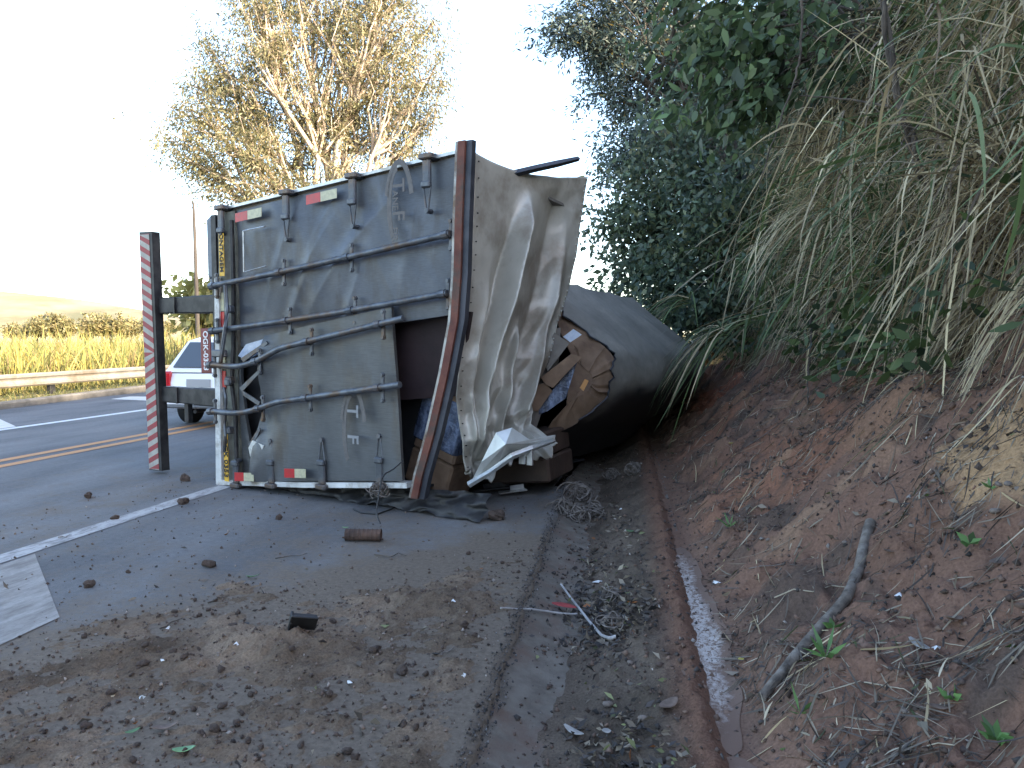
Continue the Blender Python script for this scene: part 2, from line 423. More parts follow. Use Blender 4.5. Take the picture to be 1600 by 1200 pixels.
# hill far off on the left, pale dry pasture
nx, ny = 90, 40
X, Y = grid_mesh(-1100, -80, nx, 420, 900, ny)
hz = 52 * np.exp(-(((X + 760) / 260) ** 2)) * np.exp(-(((Y - 660) / 150) ** 2)) + 9 * np.exp(-(((X + 330) / 160) ** 2)) * np.exp(-(((Y - 700) / 150) ** 2)) + fbm(X * .01, Y * .01, 4, 90) * 6 - 3
M['pasture'] = pm('dry_pasture', (.21, .165, .09), (.30, .245, .15), .02, .95, c3=(.12, .115, .06), s3=.012)
tag(link('hill', mesh_np('hill', np.stack([X, Y, hz], -1).reshape(-1, 3), grid_faces(nx, ny), M['pasture'], True)), kind='structure')

# road: one sheet, right edge follows the broken seam to the gutter
ys = np.concatenate([np.linspace(-40, 1, 30), np.linspace(1.1, 9, 400), np.linspace(9.2, 40, 120), np.linspace(41, 260, 60)])
xs = np.concatenate([np.linspace(-13.3, -5, 16), np.linspace(-4.8, -1.2, 30), [-1.0, -.9]])
cols = []
for yy in ys:
    e = seam_x(yy) + fbm(np.array([yy * 5.]), np.array([1.3]), 4, 30, .6)[0] * .05
    row = [(x, yy, 0.0) for x in xs[:-2]] + [(e - .06, yy, 0.0), (e, yy, -.006), (e + .012, yy, -.06)]
    cols.append(row)
V = np.array(cols); ny, nx = V.shape[:2]; V = V.reshape(-1, 3)
xm, ym = V[:, 0], V[:, 1]
dm = -.12 + .5 * sstep(-.6, 1.0, (3.15 + 1.05 * (xm + 3.1) - ym) / 1.6) + .22 * sstep(-4.2, -1.2, xm) * sstep(9, 4, ym) + .10 * np.exp(-((xm + 4.9) / .5) ** 2) - .12 * sstep(-6, -8, xm)
road = tag(link('road', mesh_np('road', V, grid_faces(nx, ny), M['asphalt'], False, np.repeat(dm[:, None], 3, 1))), kind='structure')

def strip(name, pts, w, mat, z=.004, parent=None):
    """painted line along a polyline on the road"""
    L, Rr = [], []
    for i, p in enumerate(pts):
        a = pts[max(i - 1, 0)]; b2 = pts[min(i + 1, len(pts) - 1)]
        d = Vector((b2[0] - a[0], b2[1] - a[1])).normalized(); n = Vector((-d.y, d.x)) * w / 2
        L.append((p[0] + n.x, p[1] + n.y, z)); Rr.append((p[0] - n.x, p[1] - n.y, z))
    n = len(pts); V = L + Rr; F = [(i, i + 1, n + i + 1, n + i) for i in range(n - 1)]
    return tag(link(name, mesh_np(name, np.array(V), [f[::-1] for f in F], mat)), kind='structure')
YL = [-30, 2, 6, 10, 20, 40, 80, 200]
strip('edge_line', [(-4.32, y) for y in YL], .17, M['line_white'])
strip('centre_line', [(-7.69, y) for y in YL], .15, M['line_orange'])
strip('centre_line', [(-7.36, y) for y in YL], .15, M['line_orange'])
strip('edge_line', [(-10.17 - .02 * max(0, y - 10) * (y < 20), y) for y in YL], .16, M['line_far'])
def poly(name, pts, mat, z=.004):
    return tag(link(name, mesh_np(name, np.array([(p[0], p[1], z) for p in pts]), [tuple(range(len(pts)))], mat)), kind='structure')
poly('hatch_marking', [(-4.2, 4.14), (-3.13, 3.22), (-3.11, 2.6), (-3.1, .6), (-4.2, 1.4)][::-1], M['hatch'])
poly('hatch_marking', [(-10.3, 9.9), (-11.6, 10.8), (-12.4, 10.4), (-10.3, 8.6)], M['hatch_far'])
poly('hatch_marking', [(-10.5, 14.3), (-12.6, 14.6), (-12.7, 15.3), (-10.5, 15.6)], M['hatch_far'])

# gutter channel, concrete
ys = np.linspace(-6, 17, 160); w = np.linspace(-.02, 1.03, 14)
V = []
for yy in ys:
    a, b2 = seam_x(yy), lip_x(yy)
    for q in w:
        x = a + (b2 - a) * q; V.append((x, yy, float(gutter_z(x, yy)) + float(fbm(x * 6, yy * 6, 3, 33)) * .012))
tag(link('gutter', mesh_np('gutter', np.array(V), grid_faces(len(w), len(ys)), M['concrete'], True)), kind='structure')

# colours of the earth
def soil_col(X, Y):
    n1 = fbm(X * .9, Y * .9, 4, 51); n2 = fbm(X * 4, Y * 4, 4, 52); n3 = fbm(X * 2 + 9, Y * 2, 4, 53, .6)
    c = np.array([.190, .108, .076])[None] * np.ones((X.size, 1))
    red = np.array([.25, .12, .075]); tan = np.array([.34, .215, .135]); dark = np.array([.095, .068, .054])
    for k, cc in ((sstep(.02, .28, n1.ravel()) * .8, red), (sstep(.16, .36, n3.ravel()) * .45, tan), (sstep(.02, .26, (n2 - n1 * .3).ravel()) * .85, dark)):
        c = c * (1 - k[:, None]) + cc[None] * k[:, None]
    return c
def patch(c, X, Y, p, rx, ry, colr, s=1.0, seed=0):
    k = np.exp(-(((X - p[0]) / rx) ** 2 + ((Y - p[1]) / ry) ** 2)).ravel()
    k = sstep(.28, .6, k + fbm(X * 5, Y * 5, 4, 80 + seed, .6).ravel() * .5) * s
    return c * (1 - k[:, None]) + np.array(colr)[None] * k[:, None]

# bank of cut earth beside the gutter
nx, ny = 170, 640
A, Y = grid_mesh(0, 1, nx, 1.0, 15.5, ny)
X = lip_x(Y) - .05 + 3.6 * A ** 1.15
Z = bank_z(X, Y); Z[:, 0] -= .12
c = soil_col(X, Y)
for (u, v, rx, ry, cc, s) in ((1575, 690, .22, .5, (.42, .26, .14), .9), (1120, 610, .35, .9, (.23, .085, .05), .8), (1400, 640, .3, .5, (.25, .14, .085), .6), (1060, 840, .1, .5, (.2, .11, .075), .9), (1250, 660, .2, .5, (.2, .125, .085), .7), (1430, 860, .18, .25, (.17, .095, .065), .8)):
    p = hit(u, v); c = patch(c, X, Y, p, rx, ry, cc, s, u % 7)
k = sstep(.42, .1, (X - lip_x(Y)).ravel())[:, None]
c = c * (1 - k * .75) + np.array([.20, .118, .084]) * k * .75
bank = tag(link('bank', mesh_np('bank', np.stack([X, Y, Z], -1).reshape(-1, 3), grid_faces(nx, ny), M['soil'], True, c)), kind='structure')

# hillside above and beyond it (covered by the growth)
nx, ny = 110, 150
A, Y = grid_mesh(0, 1, nx, -75, 90, ny)
near = (Y > 1.2) & (Y < 15.3)
X = lip_x(Y) + np.where(near, 2.9, .0) + 75 * A ** 2.2
Z = bank_z(X, Y, False) - .06
M['hillside'] = pm('hillside_earth', (.045, .042, .025), (.085, .065, .04), 3, .95, 0, .8, 12, .05)
tag(link('hillside', mesh_np('hillside', np.stack([X, Y, Z], -1).reshape(-1, 3), grid_faces(nx, ny), M['hillside'], True)), kind='structure')

# limewashed lip of the gutter, as far as it shows through the mud
def lip_strip(y0, y1, w):
    n = 60; V = []; m_ = 9; CC = []
    for i in range(n):
        yy = y0 + (y1 - y0) * i / (n - 1); e = math.sin(math.pi * i / (n - 1)) ** .4
        for j in range(m_):
            x = lip_x(yy) + (j / (m_ - 1) - .5) * w * e + float(fbm(np.array([yy * 3.]), np.array([.5]), 3, 91)[0]) * .06
            V.append((x, yy, float(bank_z(x, yy)) + .005)); CC.append(math.sin(math.pi * j / (m_ - 1)) ** .6 * e)
    return tag(link('limewash_edge', mesh_np('limewash_edge', np.array(V), grid_faces(m_, n), M['lip_paint'], True, np.repeat(np.array(CC)[:, None], 3, 1))), kind='structure')
lip_strip(1.7, 2.62, .24); lip_strip(2.62, 5.2, .24)

# earth spilled over the asphalt, and the muck in the gutter
nx, ny = 300, 250
X, Y = grid_mesh(-4.9, -.74, nx, 1.75, 5.9, ny)
X = np.minimum(X, seam_x(Y) - .01)
c = np.array([.172, .126, .090])[None] * (1 + fbm(X * 3, Y * 3, 4, 77).ravel()[:, None] * .9)
tag(link('spilled_earth', mesh_np('spilled_earth', np.stack([X, Y, spill_z(X, Y)], -1).reshape(-1, 3), grid_faces(nx, ny), M['loose_earth'], True, c)), 'dark brown earth spilled over the asphalt beside the gutter', 'earth', kind='stuff')
nx, ny = 70, 460
A, Y = grid_mesh(0, 1, nx, 1.6, 13, ny)
X = seam_x(Y) + (lip_x(Y) - seam_x(Y)) * A
c = np.array([.112, .086, .066])[None] * (1 + fbm(X * 4, Y * 4, 4, 78).ravel()[:, None] * .9)
kk = sstep(.72, .92, A).ravel()[:, None]; c = c * (1 - kk) + np.array([.165, .09, .062]) * kk
tag(link('gutter_mud', mesh_np('gutter_mud', np.stack([X, Y, litter_z(X, Y)], -1).reshape(-1, 3), grid_faces(nx, ny), M['loose_earth'], True, c)), 'brown mud lying in the concrete gutter', 'mud', kind='stuff')

# far verge behind a kerb
kp = [(-12.3, -20), (-12.5, 8), (-12.9, 12.0), (-13.6, 16.9), (-14.0, 24), (-14.4, 60), (-14.6, 200)]
mb = MB()
prof = [(0.0, -.1), (0.0, .10), (-.03, .13), (-.2, .13), (-.2, -.1)]
V = [(x + px, y, z) for (x, y) in kp for (px, z) in prof]; n = len(prof)
mb.add(V, [(i * n + j, i * n + j + 1, (i + 1) * n + j + 1, (i + 1) * n + j) for i in range(len(kp) - 1) for j in range(n - 1)])
tag(mb.build('kerb', M['kerb']), kind='structure')
V = []; F = []
offs = [0, -.8, -2.2, -6, -14, -30]
for (x, y) in kp:
    for k_, o_ in enumerate(offs): V.append((x - .19 + o_, y, .10 if k_ < 2 else (.02 if k_ < 5 else -.3)))
M['verge'] = pm('verge', (.09, .085, .03), (.2, .16, .07), 2, .95, 0, .6, 14, .03)
F = grid_faces(len(offs), len(kp))[:, ::-1]
tag(link('verge', mesh_np('verge', np.array(V), F, M['verge'])), kind='structure')

# ------------------------------------------------------------------ overturned trailer
P0 = Vector((-4.407, 6.510, 0.0)); RZ = math.atan2(-.33146, .94295)
trailer = empty('overturned_trailer', P0, RZ)
tag(trailer, 'grey box trailer lying on its side with crumpled rear doors and torn roof', 'trailer')
TM = Matrix.Translation(P0) @ Matrix.Rotation(RZ, 4, 'Z'); TI = TM.inverted()
def LOC(u, v, z): return TI @ PT(u, v, z)
def ST(u, v, d=0.0):
    """point on the rear face (pushed d into the trailer) seen at a pixel, in trailer coordinates"""
    n = np.array([.33146, .94295, 0]); p0 = np.array(P0) + n * d; r_ = ray(u, v)
    tt = np.dot(p0 - c_o, n) / np.dot(r_, n); return TI @ Vector(c_o + r_ * tt)

def panel(name, TLp, TRp, BRp, BLp, mat, nu, nv, disp, thick=.03, parent=trailer):
    """bilinear dented panel; corners (s,d,t)"""
    u, v = np.meshgrid(np.linspace(0, 1, nu), np.linspace(0, 1, nv))
    a, b2, c2, d2 = [np.array(p, float) for p in (TLp, TRp, BRp, BLp)]
    P = (a[None, None] * (1 - u)[..., None] + b2 * u[..., None]) * (1 - v)[..., None] + (d2 * (1 - u)[..., None] + c2 * u[..., None]) * v[..., None]
    P[..., 1] += disp(u, v, P[..., 0], P[..., 2])
    V = P.reshape(-1, 3); F = grid_faces(nu, nv)[:, ::-1]
    B = V.copy(); B[:, 1] += thick
    n = len(V); Fb = grid_faces(nu, nv) + n
    idx = np.arange(n).reshape(nv, nu)
    edge = np.concatenate([idx[0, :], idx[1:, -1], idx[-1, -2::-1], idx[-2:0:-1, 0]])
    e2 = np.roll(edge, -1)
    Fs = np.stack([edge, e2, e2 + n, edge + n], 1)
    me = mesh_np(name, np.concatenate([V, B]), np.concatenate([F, Fb, Fs]), mat, True)
    me.set_sharp_from_angle(angle=R(50))
    return link(name, me, parent)

def dents1(u, v, s, t_):
    cr = np.abs(fbm(s * 1.2 + t_ * .9, t_ * .5 - s * .3, 3, 101)) * -.05
    wr = 0
    for (s0, t0, an, w, am, ln) in ((.95, 2.25, 62, .035, .030, .35), (1.25, 2.05, 55, .045, .035, .45), (1.55, 2.0, 48, .05, .03, .5), (1.75, 1.75, 66, .04, .035, .4), (1.9, 2.3, 40, .06, .04, .4), (2.15, 1.85, 120, .05, .03, .35), (.75, 1.9, 70, .03, .025, .35), (1.1, 1.75, 58, .04, .03, .3), (2.35, 2.1, 75, .06, .025, .4), (1.45, 2.45, 52, .04, .025, .3)):
        ca, sa = math.cos(R(an)), math.sin(R(an)); a_ = (s - s0) * ca + (t_ - t0) * sa; b_ = -(s - s0) * sa + (t_ - t0) * ca
        b_ = b_ + .12 * a_ * a_
        wr = wr - am * np.exp(-np.abs(b_ / w) ** 1.2) * np.exp(-(a_ / ln) ** 2) + am * .7 * np.exp(-((b_ - w * 2) / (w * 1.6)) ** 2) * np.exp(-(a_ / ln) ** 2)
    return wr * .32 + cr * .6 + fbm(s * 1.6 + t_ * 1.1, t_ * .8, 4, 102) * .035 + np.sin(np.clip(u, 0, 1) * np.pi) * np.sin(v * np.pi) * -.03
def dents2(u, v, s, t_):
    left = sstep(.22, 0, u)
    return fbm(s * 1.3, t_ * .7, 3, 103) * .035 - left * .05 * np.sin(v * 9) + fbm(s * 5, t_ * 2.5, 3, 104) * .06 * left

# door leaf that is on top now (whole), and the one below, bent over it
dU = panel('rear_door', (.28, .03, 2.585), (2.82, .03, 2.775), (2.80, .03, 1.60), (.30, .03, 1.33), M['door'], 170, 90, dents1)
dL = panel('rear_door', (.70, -.03, 1.435), (2.24, -.045, 1.665), (2.335, -.03, .285), (.52, -.03, .09), M['door_low'], 80, 70, dents2)
dL['label'] = 'lower door leaf bent forward with a torn left edge'
# folded-back strip of the lower leaf, beside a dark rip
panel('door_edge', (.30, .02, 1.22), (.345, .0, 1.10), (.47, .005, .09), (.28, .02, .06), M['door_low'], 14, 50, lambda u, v, s, t_: fbm(s * 4, t_ * 3, 3, 107) * .05)
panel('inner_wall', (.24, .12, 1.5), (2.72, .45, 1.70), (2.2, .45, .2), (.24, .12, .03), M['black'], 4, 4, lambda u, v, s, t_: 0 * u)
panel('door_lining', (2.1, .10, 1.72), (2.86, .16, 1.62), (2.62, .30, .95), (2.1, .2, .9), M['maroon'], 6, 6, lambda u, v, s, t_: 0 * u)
# bright torn slivers at the rip
def sliver(pts, mat, d=-.05, th=.012):
    P = [ST(u, v, d) for (u, v) in pts]
    mb = MB(); mb.prism(P, (0, th, 0)); return mb.build('torn_metal', mat, trailer)
sliver([(388, 700), (394, 688), (412, 696), (396, 735)], M['bright_sheet'], -.07)
sliver([(372, 556), (384, 538), (418, 528), (410, 550), (384, 563)], M['wrap_pale'], -.02)
sliver([(374, 606), (410, 572), (412, 576), (378, 612)], M['galv'], -.06)
sliver([(378, 610), (406, 628), (404, 634), (380, 618)], M['galv'], -.06)
sliver([(376, 560), (416, 533), (418, 537), (380, 566)], M['galv'], -.06)
sliver([(388, 694), (404, 668), (407, 671), (392, 702)], M['galv'], -.06)
sliver([(390, 700), (394, 736), (397, 735), (394, 702)], M['alu'], -.075)

# sill (the trailer's floor edge), upright at the left
mb = MB()
mb.prism([(0.02, 0, .02), (.285, 0, .02), (.30, 0, 2.585), (.05, 0, 2.585)], (0, .06, 0)); mb.build('rear_sill', M['sill'], trailer)
mb = MB(); mb.prism([(-.035, -.03, .005), (.05, -.03, .005), (.08, -.03, 1.98), (.02, -.03, 1.98)], (0, .2, 0)); mb.build('sill_edge', M['white_paint'], trailer)
mb = MB(); mb.tube([(.255, -.01, .1), (.265, -.02, .7), (.235, -.03, 1.0), (.26, -.02, 1.35), (.28, -.02, 1.9), (.265, -.01, 2.5)], .022, 6); mb.build('cable_run', M['dark_metal'], trailer, True)
# floor, side wall on top, wall below
mb = MB(); mb.box((-.02, 3.0, 1.3), (.07, 6.0, 2.55)); mb.build('floor', M['dark_metal'], trailer)
mb = MB()
for t_ in (.75, 1.85): mb.box((-.14, 3.2, t_), (.18, 5.8, .12))
mb.build('chassis_rail', M['dark_metal'], trailer)
mb = MB(); mb.prism([(.04, .04, 2.60), (2.86, .04, 2.80), (2.86, 2.0, 2.62), (1.8, 2.5, 2.1), (.04, 2.6, 2.1)], (0, 0, -.025)); mb.build('side_wall', M['body_skin'], trailer)
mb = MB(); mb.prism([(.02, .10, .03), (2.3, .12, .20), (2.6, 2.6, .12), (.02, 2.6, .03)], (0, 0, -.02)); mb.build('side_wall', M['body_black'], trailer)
# aluminium rails along the door's long edges
mb = MB(); mb.prism([(.05, -.01, 2.60), (2.86, -.01, 2.79), (2.86, -.01, 2.815), (.05, -.01, 2.625)], (0, .14, 0)); mb.build('top_rail', M['alu'], trailer)
mb = MB(); mb.prism([(-.03, -.03, .0), (1.2, -.04, .105), (2.36, -.03, .225), (2.36, -.03, .27), (1.2, -.04, .15), (-.03, -.03, .045)], (0, .12, 0)); mb.build('bottom_rail', M['white_paint'], trailer)
u_, v_ = np.meshgrid(np.linspace(0, 1, 90), np.linspace(0, 1, 12))
sx_ = .5 + 2.5 * u_; top_ = .05 + .085 * u_; zz_ = .012 + (top_ + .06) * v_ + fbm(u_ * 14, v_ * 2, 3, 131) * .05 * (1 - v_)
yy_ = .06 + .12 * v_ + np.abs(fbm(u_ * 11, v_ * 3, 3, 132)) * .22
link('crushed_skirt', mesh_np('crushed_skirt', np.stack([sx_, yy_, np.maximum(zz_, .008)], -1).reshape(-1, 3), grid_faces(90, 12), M['dark_metal'], True), trailer)

# locking bars with their guides
def bar(p0, p1, bend, guides, n_end=True, rad=.026):
    r_ = empty('lock_bar', parent=trailer)
    a, b2 = Vector(p0), Vector(p1); pts = []
    for i in range(33):
        k = i / 32; p = a.lerp(b2, k); p.z += bend(k); pts.append(p)
    mb = MB(); mb.tube(pts, rad, 10); mb.build('rod', M['galv'], r_, True)
    for g in guides:
        p = a.lerp(b2, g); p.z += bend(g)
        mb = MB()
        mb.tube([(p.x - .028, p.y, p.z - .003), (p.x + .028, p.y, p.z + .003)], .034, 10)
        mb.box((p.x + .03, p.y + .03, p.z), (.035, .02, .24), None, .006)
        mb.tube([(p.x + .03, p.y + .01, p.z + .10), (p.x + .03, p.y + .045, p.z + .10)], .016, 6)
        mb.tube([(p.x + .03, p.y + .01, p.z - .10), (p.x + .03, p.y + .045, p.z - .10)], .016, 6)
        mb.build('guide', M['galv'], r_)
    return r_
d0 = -.085
bar((.06, d0, 1.90), (2.83, d0 + .02, 2.195), lambda k: -.01 * math.sin(k * math.pi), (.0, .33, .62, .985))
bar((.05, d0, 1.48), (2.80, d0 + .02, 1.755), lambda k: -.015 * math.sin(k * math.pi), (.0, .36, .64, .985))
bar((.04, d0 - .03, 1.16), (2.44, d0 - .06, 1.57), lambda k: .0 if k > .42 else -.075 * math.sin(k / .42 * math.pi) ** 1.3, (.0, .27, .55, .89))
bar((.03, d0 - .03, .72), (2.40, d0 - .06, 1.06), lambda k: .0 if k > .4 else -.05 * math.sin(k / .4 * math.pi) ** 1.3, (.0, .29, .55, .9))
# handle levers between the bars at the sill
mb = MB(); mb.tube([(.16, -.10, 1.14), (.22, -.13, 1.2), (.30, -.13, 1.52), (.30, -.11, 1.66), (.27, -.10, 1.9)], .02, 6)
mb.box((.16, -.10, 1.27), (.2, .04, .07), None, .01); mb.build('door_handle', M['galv'], trailer)
mb = MB(); mb.tube([(.17, -.08, .35), (.22, -.1, .5), (.20, -.09, .62), (.24, -.1, .86), (.20, -.09, .95)], .017, 6); mb.box((.25, -.08, 1.0), (.07, .05, .06), None, .01); mb.build('door_handle', M['galv'], trailer)
for (s, t_) in ((.27, 1.68), (.22, .55), (.25, 1.02)):
    mb = MB(); mb.box((s, -.06, t_), (.09, .07, .07), None, .015); mb.build('latch', M['galv'], trailer)

# hinges: strap round the edge, then a wire loop on the door
def hinge(s, t_, up, L=.30, w=.075):
    h_ = empty('hinge', (s, -.02, t_), 0, trailer); g = 1 if up else -1
    mb = MB(); mb.box((0, .02, g * .02), (w * 1.7, .16, .045), None, .01); mb.box((0, -.025, -g * .10), (w, .035, .2), None, .01)
    mb.box((0, -.035, -g * .19), (w * 1.15, .045, .05), None, .01); mb.build('strap', M['galv'], h_)
    mb = MB(); mb.tube([(-w * .5, -.025, -g * .19), (-.008, -.025, -g * (.2 + L * .62)), (.008, -.025, -g * (.2 + L * .62)), (w * .5, -.025, -g * .19)], .008, 6)
    mb.tube([(0, -.04, -g * (.2 + L * .62)), (0, .03, -g * (.2 + L * .62))], .02, 8); mb.build('loop', M['galv'], h_)
hinge(.16, 2.60, True, .02)
hinge(1.04, 2.655, True); hinge(1.83, 2.71, True); hinge(2.60, 2.77, True)
hinge(.29, .05, False, .02); hinge(.78, .10, False); hinge(1.43, .16, False); hinge(2.09, .24, False)

# reflectors, tapes, plates, lettering
def decal(name, s0, s1, t0, t1, d, mat, shear=0.0, th=.004, parent=trailer, ang=0):
    mb = MB(); mb.prism([(s0, d, t0), (s1, d, t0 + shear), (s1, d, t1 + shear), (s0, d, t1)], (0, th, 0)); return mb.build(name, mat, parent)
def on_top(s, t_):   # front surface of upper door
    u = (s - .29) / 2.52; return .0
for (s, t_, a) in ((.36, 2.52, .075), (1.29, 2.595, .075)):
    decal('reflector', s, s + .17, t_ - .05, t_ + .03, -.045, M['red_refl'], .012); decal('reflector', s + .172, s + .36, t_ - .038, t_ + .042, -.045, M['pale_refl'], .012)
for (s, t_) in ((.33, .065), (1.01, .165)):
    decal('reflector', s, s + .13, t_ + .02, t_ + .10, -.095, M['red_refl'], .01); decal('reflector', s + .132, s + .27, t_ + .032, t_ + .11, -.095, M['pale_refl'], .01)
for (t0, t1, mt) in ((.20, .42, 'red_refl'), (.44, .62, 'pale_refl'), (.93, 1.10, 'red_refl'), (1.12, 1.26, 'pale_refl'), (1.50, 1.66, 'red_refl'), (1.67, 1.84, 'pale_refl'), (2.08, 2.24, 'pale_refl'), (2.27, 2.44, 'red_refl')):
    decal('reflector', .075, .125, t0, t1, -.012, M[mt])
decal('number_tape', .125, .185, .055, .52, -.05, M['yellow_tape'])
decal('number_tape', .125, .195, 1.99, 2.47, -.05, M['yellow_tape'])
def text(body, size, mat, parent, pos, name='lettering', depth=.002, sx=1.0):
    """lettering turned a quarter: reads downward on the tipped rear face"""
    cu = bpy.data.curves.new('t', 'FONT'); cu.body = body; cu.size = size; cu.extrude = depth; cu.align_x = 'CENTER'; cu.align_y = 'CENTER'; cu.offset = .006 * size / .1 * .3
    to = bpy.data.objects.new('t', cu); col.objects.link(to)
    dg = bpy.context.evaluated_depsgraph_get(); me = bpy.data.meshes.new_from_object(to.evaluated_get(dg)); bpy.data.objects.remove(to)
    # text x -> -z (down), text y -> +s
    for v in me.vertices: v.co = Vector((v.co.y, -v.co.z, -v.co.x * sx))
    me.materials.clear(); me.materials.append(mat)
    o = link(name, me, parent); o.location = pos; return o
text('OGK 0353', .075, M['ink'], trailer, (.155, -.053, .285), sx=1.15)
text('CONTAGEM', .07, M['ink'], trailer, (.16, -.053, 2.23), sx=1.05)
pl = empty('licence_plate', parent=trailer)
mb = MB(); mb.box((-.125, -.035, 1.29), (.15, .012, .43), None, .004); mb.build('plate', M['plate_red'], pl)
text('OGK-0353', .098, M['plate_white'], pl, (-.12, -.044, 1.29), sx=.86)
# outlined sticker on the upper leaf
fr = [((380, 361), (381, 425)), ((380, 361), (414, 354)), ((383, 425), (416, 416))]
for a, b2 in fr:
    mb = MB(); mb.tube([ST(*a, -.055), ST(*b2, -.055)], .008, 5); mb.build('sticker_edge', M['alu'], trailer)
# faded emblem: oval, T and F with small blocks between, on both leaves
M['faded'] = pm('faded_print', (.10, .092, .09), (.125, .115, .11), 20, .6)
M['faded_pale'] = pm('pale_print', (.26, .265, .275), (.2, .205, .215), 20, .6)
def emblem(cx, t0, t1, d, pale):
    e = empty('emblem', parent=trailer)
    cz = (t0 + t1) / 2; a, b2 = .13, (t1 - t0) / 2
    for k0 in (0, 1):
        mb = MB(); pts = []
        for i in range(25):
            an = (R(15) + R(150) * i / 24) if k0 == 0 else (R(100) + R(130) * i / 24)
            pts.append((cx + a * (1 - .2 * k0) * math.cos(an), d, cz + b2 * (1 - .12 * k0) * math.sin(an)))
        for i in range(24):
            p, q = Vector(pts[i]), Vector(pts[i + 1]); nrm = Vector(((p.x - cx) * 1.0, 0, (p.z - cz) * .35)).normalized() * .022
            mb.prism([p - nrm, q - nrm, q + nrm, p + nrm], (0, .003, 0))
        mb.build('oval', M['faded'], e)
    mt = M['faded_pale'] if pale else M['faded']
    text('T', .17, mt, e, (cx - .01, d, t1 - .18), depth=.0015); text('F', .17, mt, e, (cx - .01, d, t1 - .41), depth=.0015)
    if not pale:
        text('ANE', .08, mt, e, (cx - .04, d, t1 - .29), depth=.0015); text('EIRE', .08, mt, e, (cx - .05, d, t1 - .57), depth=.0015)
emblem(2.33, 2.10, 2.78, -.055, False)
emblem(1.86, .30, 1.0, -.105, True)

# right frame post: straight above, buckled below
fp = [(2.93, .0, 2.86), (2.90, .0, 2.3), (2.885, .0, 1.9), (2.86, -.01, 1.55), (2.78, -.03, 1.15), (2.65, -.03, .7), (2.52, -.02, .35), (2.455, .0, .16)]
def post(name, ds, w, dd, dep, mat):
    V = []; F = []
    for (s, d, t_) in fp:
        for (a, b2) in ((0, 0), (w, 0), (w, dep), (0, dep)): V.append((s + ds + a, d + dd + b2, t_))
    for i in range(len(fp) - 1):
        for j in range(4): F.append((i * 4 + j, i * 4 + (j + 1) % 4, i * 4 + 4 + (j + 1) % 4, i * 4 + 4 + j))
    F += [(0, 1, 2, 3), tuple(len(V) - 4 + j for j in (3, 2, 1, 0))]
    mb = MB(); mb.add(V, F); return mb.build(name, mat, trailer)
post('post_edge', -.05, .022, -.06, .05, M['dull_alu'])
post('frame_post', -.025, .065, -.065, .05, M['rust'])
post('post_channel', .042, .05, -.045, .05, M['frame_dark'])
# bent strip on the upright near the top and small lock keeper
mb = MB(); mb.tube([ST(800, 272, .75), ST(838, 263, 1.0), ST(870, 256, 1.25), ST(904, 248, 1.5)], [.03, .03, .03, .022], 4); mb.build('bent_roof_rail', M['frame_dark'], trailer)

# torn roof sheet: peeled, folded and crumpled
Lp = [(738, 240), (736, 330), (735, 400), (729, 480), (716, 550), (711, 620), (718, 680), (728, 735), (734, 756)]
Rp = [(917, 277), (908, 335), (898, 400), (884, 462), (869, 505), (852, 565), (832, 632), (826, 662), (862, 688)]
Lz = [5.85, 5.85, 5.85, 5.9, 5.98, 6.05, 6.1, 6.15, 6.2]
Rz = [7.35, 7.33, 7.3, 7.25, 7.15, 7.0, 6.85, 6.75, 6.6]
nu, nv = 110, 190
L3 = np.array([LOC(u, v, z) for (u, v), z in zip(Lp, Lz)]); R3 = np.array([LOC(u, v, z) for (u, v), z in zip(Rp, Rz)])
tv = np.linspace(0, 1, nv); tk = np.linspace(0, 1, len(Lp))
Lc = np.stack([np.interp(tv, tk, L3[:, k]) for k in range(3)], 1); Rc = np.stack([np.interp(tv, tk, R3[:, k]) for k in range(3)], 1)
U, Vv = np.meshgrid(np.linspace(0, 1, nu), tv)
P = Lc[:, None, :] * (1 - U)[..., None] + Rc[:, None, :] * U[..., None]
P[..., 2] -= .07 * np.sin(np.pi * U ** .8) * sstep(.25, 0, Vv)               # sagging top edge
def rdg(pos, wid): return np.exp(-np.abs((U - pos) / wid) ** 1.3)
fold = .30 * rdg(.47 - .36 * Vv, .07) * sstep(.02, .2, Vv) * sstep(1.0, .75, Vv) \
     - .20 * rdg(.33 - .22 * Vv + .02 * np.sin(Vv * 9), .07) * sstep(.05, .3, Vv) \
     + .16 * rdg(.20 - .10 * Vv, .05) * sstep(.2, .5, Vv) * sstep(.9, .7, Vv) \
     + .20 * rdg(.46 + .07 * np.sin(Vv * 3), .035) * sstep(.42, .56, Vv) * sstep(.97, .8, Vv) - .16 * rdg(.60, .09) * sstep(.45, .62, Vv) \
     - .14 * rdg(.74 - .2 * Vv, .10) * sstep(.0, .15, Vv) * sstep(.7, .3, Vv) + .10 * rdg(.86, .05) * sstep(.1, .4, Vv) \
     + .05 * np.abs(fbm(U * 3 + Vv * 2, Vv * 4 - U, 3, 111)) + .05 * (U - .5) ** 2
crum = np.abs(fbm(U * 4 + Vv, Vv * 6, 3, 112)) * .34 * sstep(.48, .72, Vv) + fbm(U * 11, Vv * 17, 2, 113) * .035 * sstep(.45, .9, Vv) + fbm(U * 5, Vv * 6, 3, 114) * .035
def cells(U, V, n, seed, su, sv):
    g = np.random.default_rng(seed); pts = g.random((n, 2)); d1 = np.full(U.shape, 9.0)
    for p in pts: d1 = np.minimum(d1, np.hypot((U - p[0]) * su, (V - p[1]) * sv) * g.uniform(.8, 1.25))
    return d1
cw = .22 + .78 * sstep(.45, .65, Vv)
crum = crum * .5 + (cells(U + .03 * fbm(U * 6, Vv * 6, 2, 116), Vv, 46, 5, 1.0, 1.9) * .62 - .08) * cw
nrm = np.array([.83, -.55, .05])
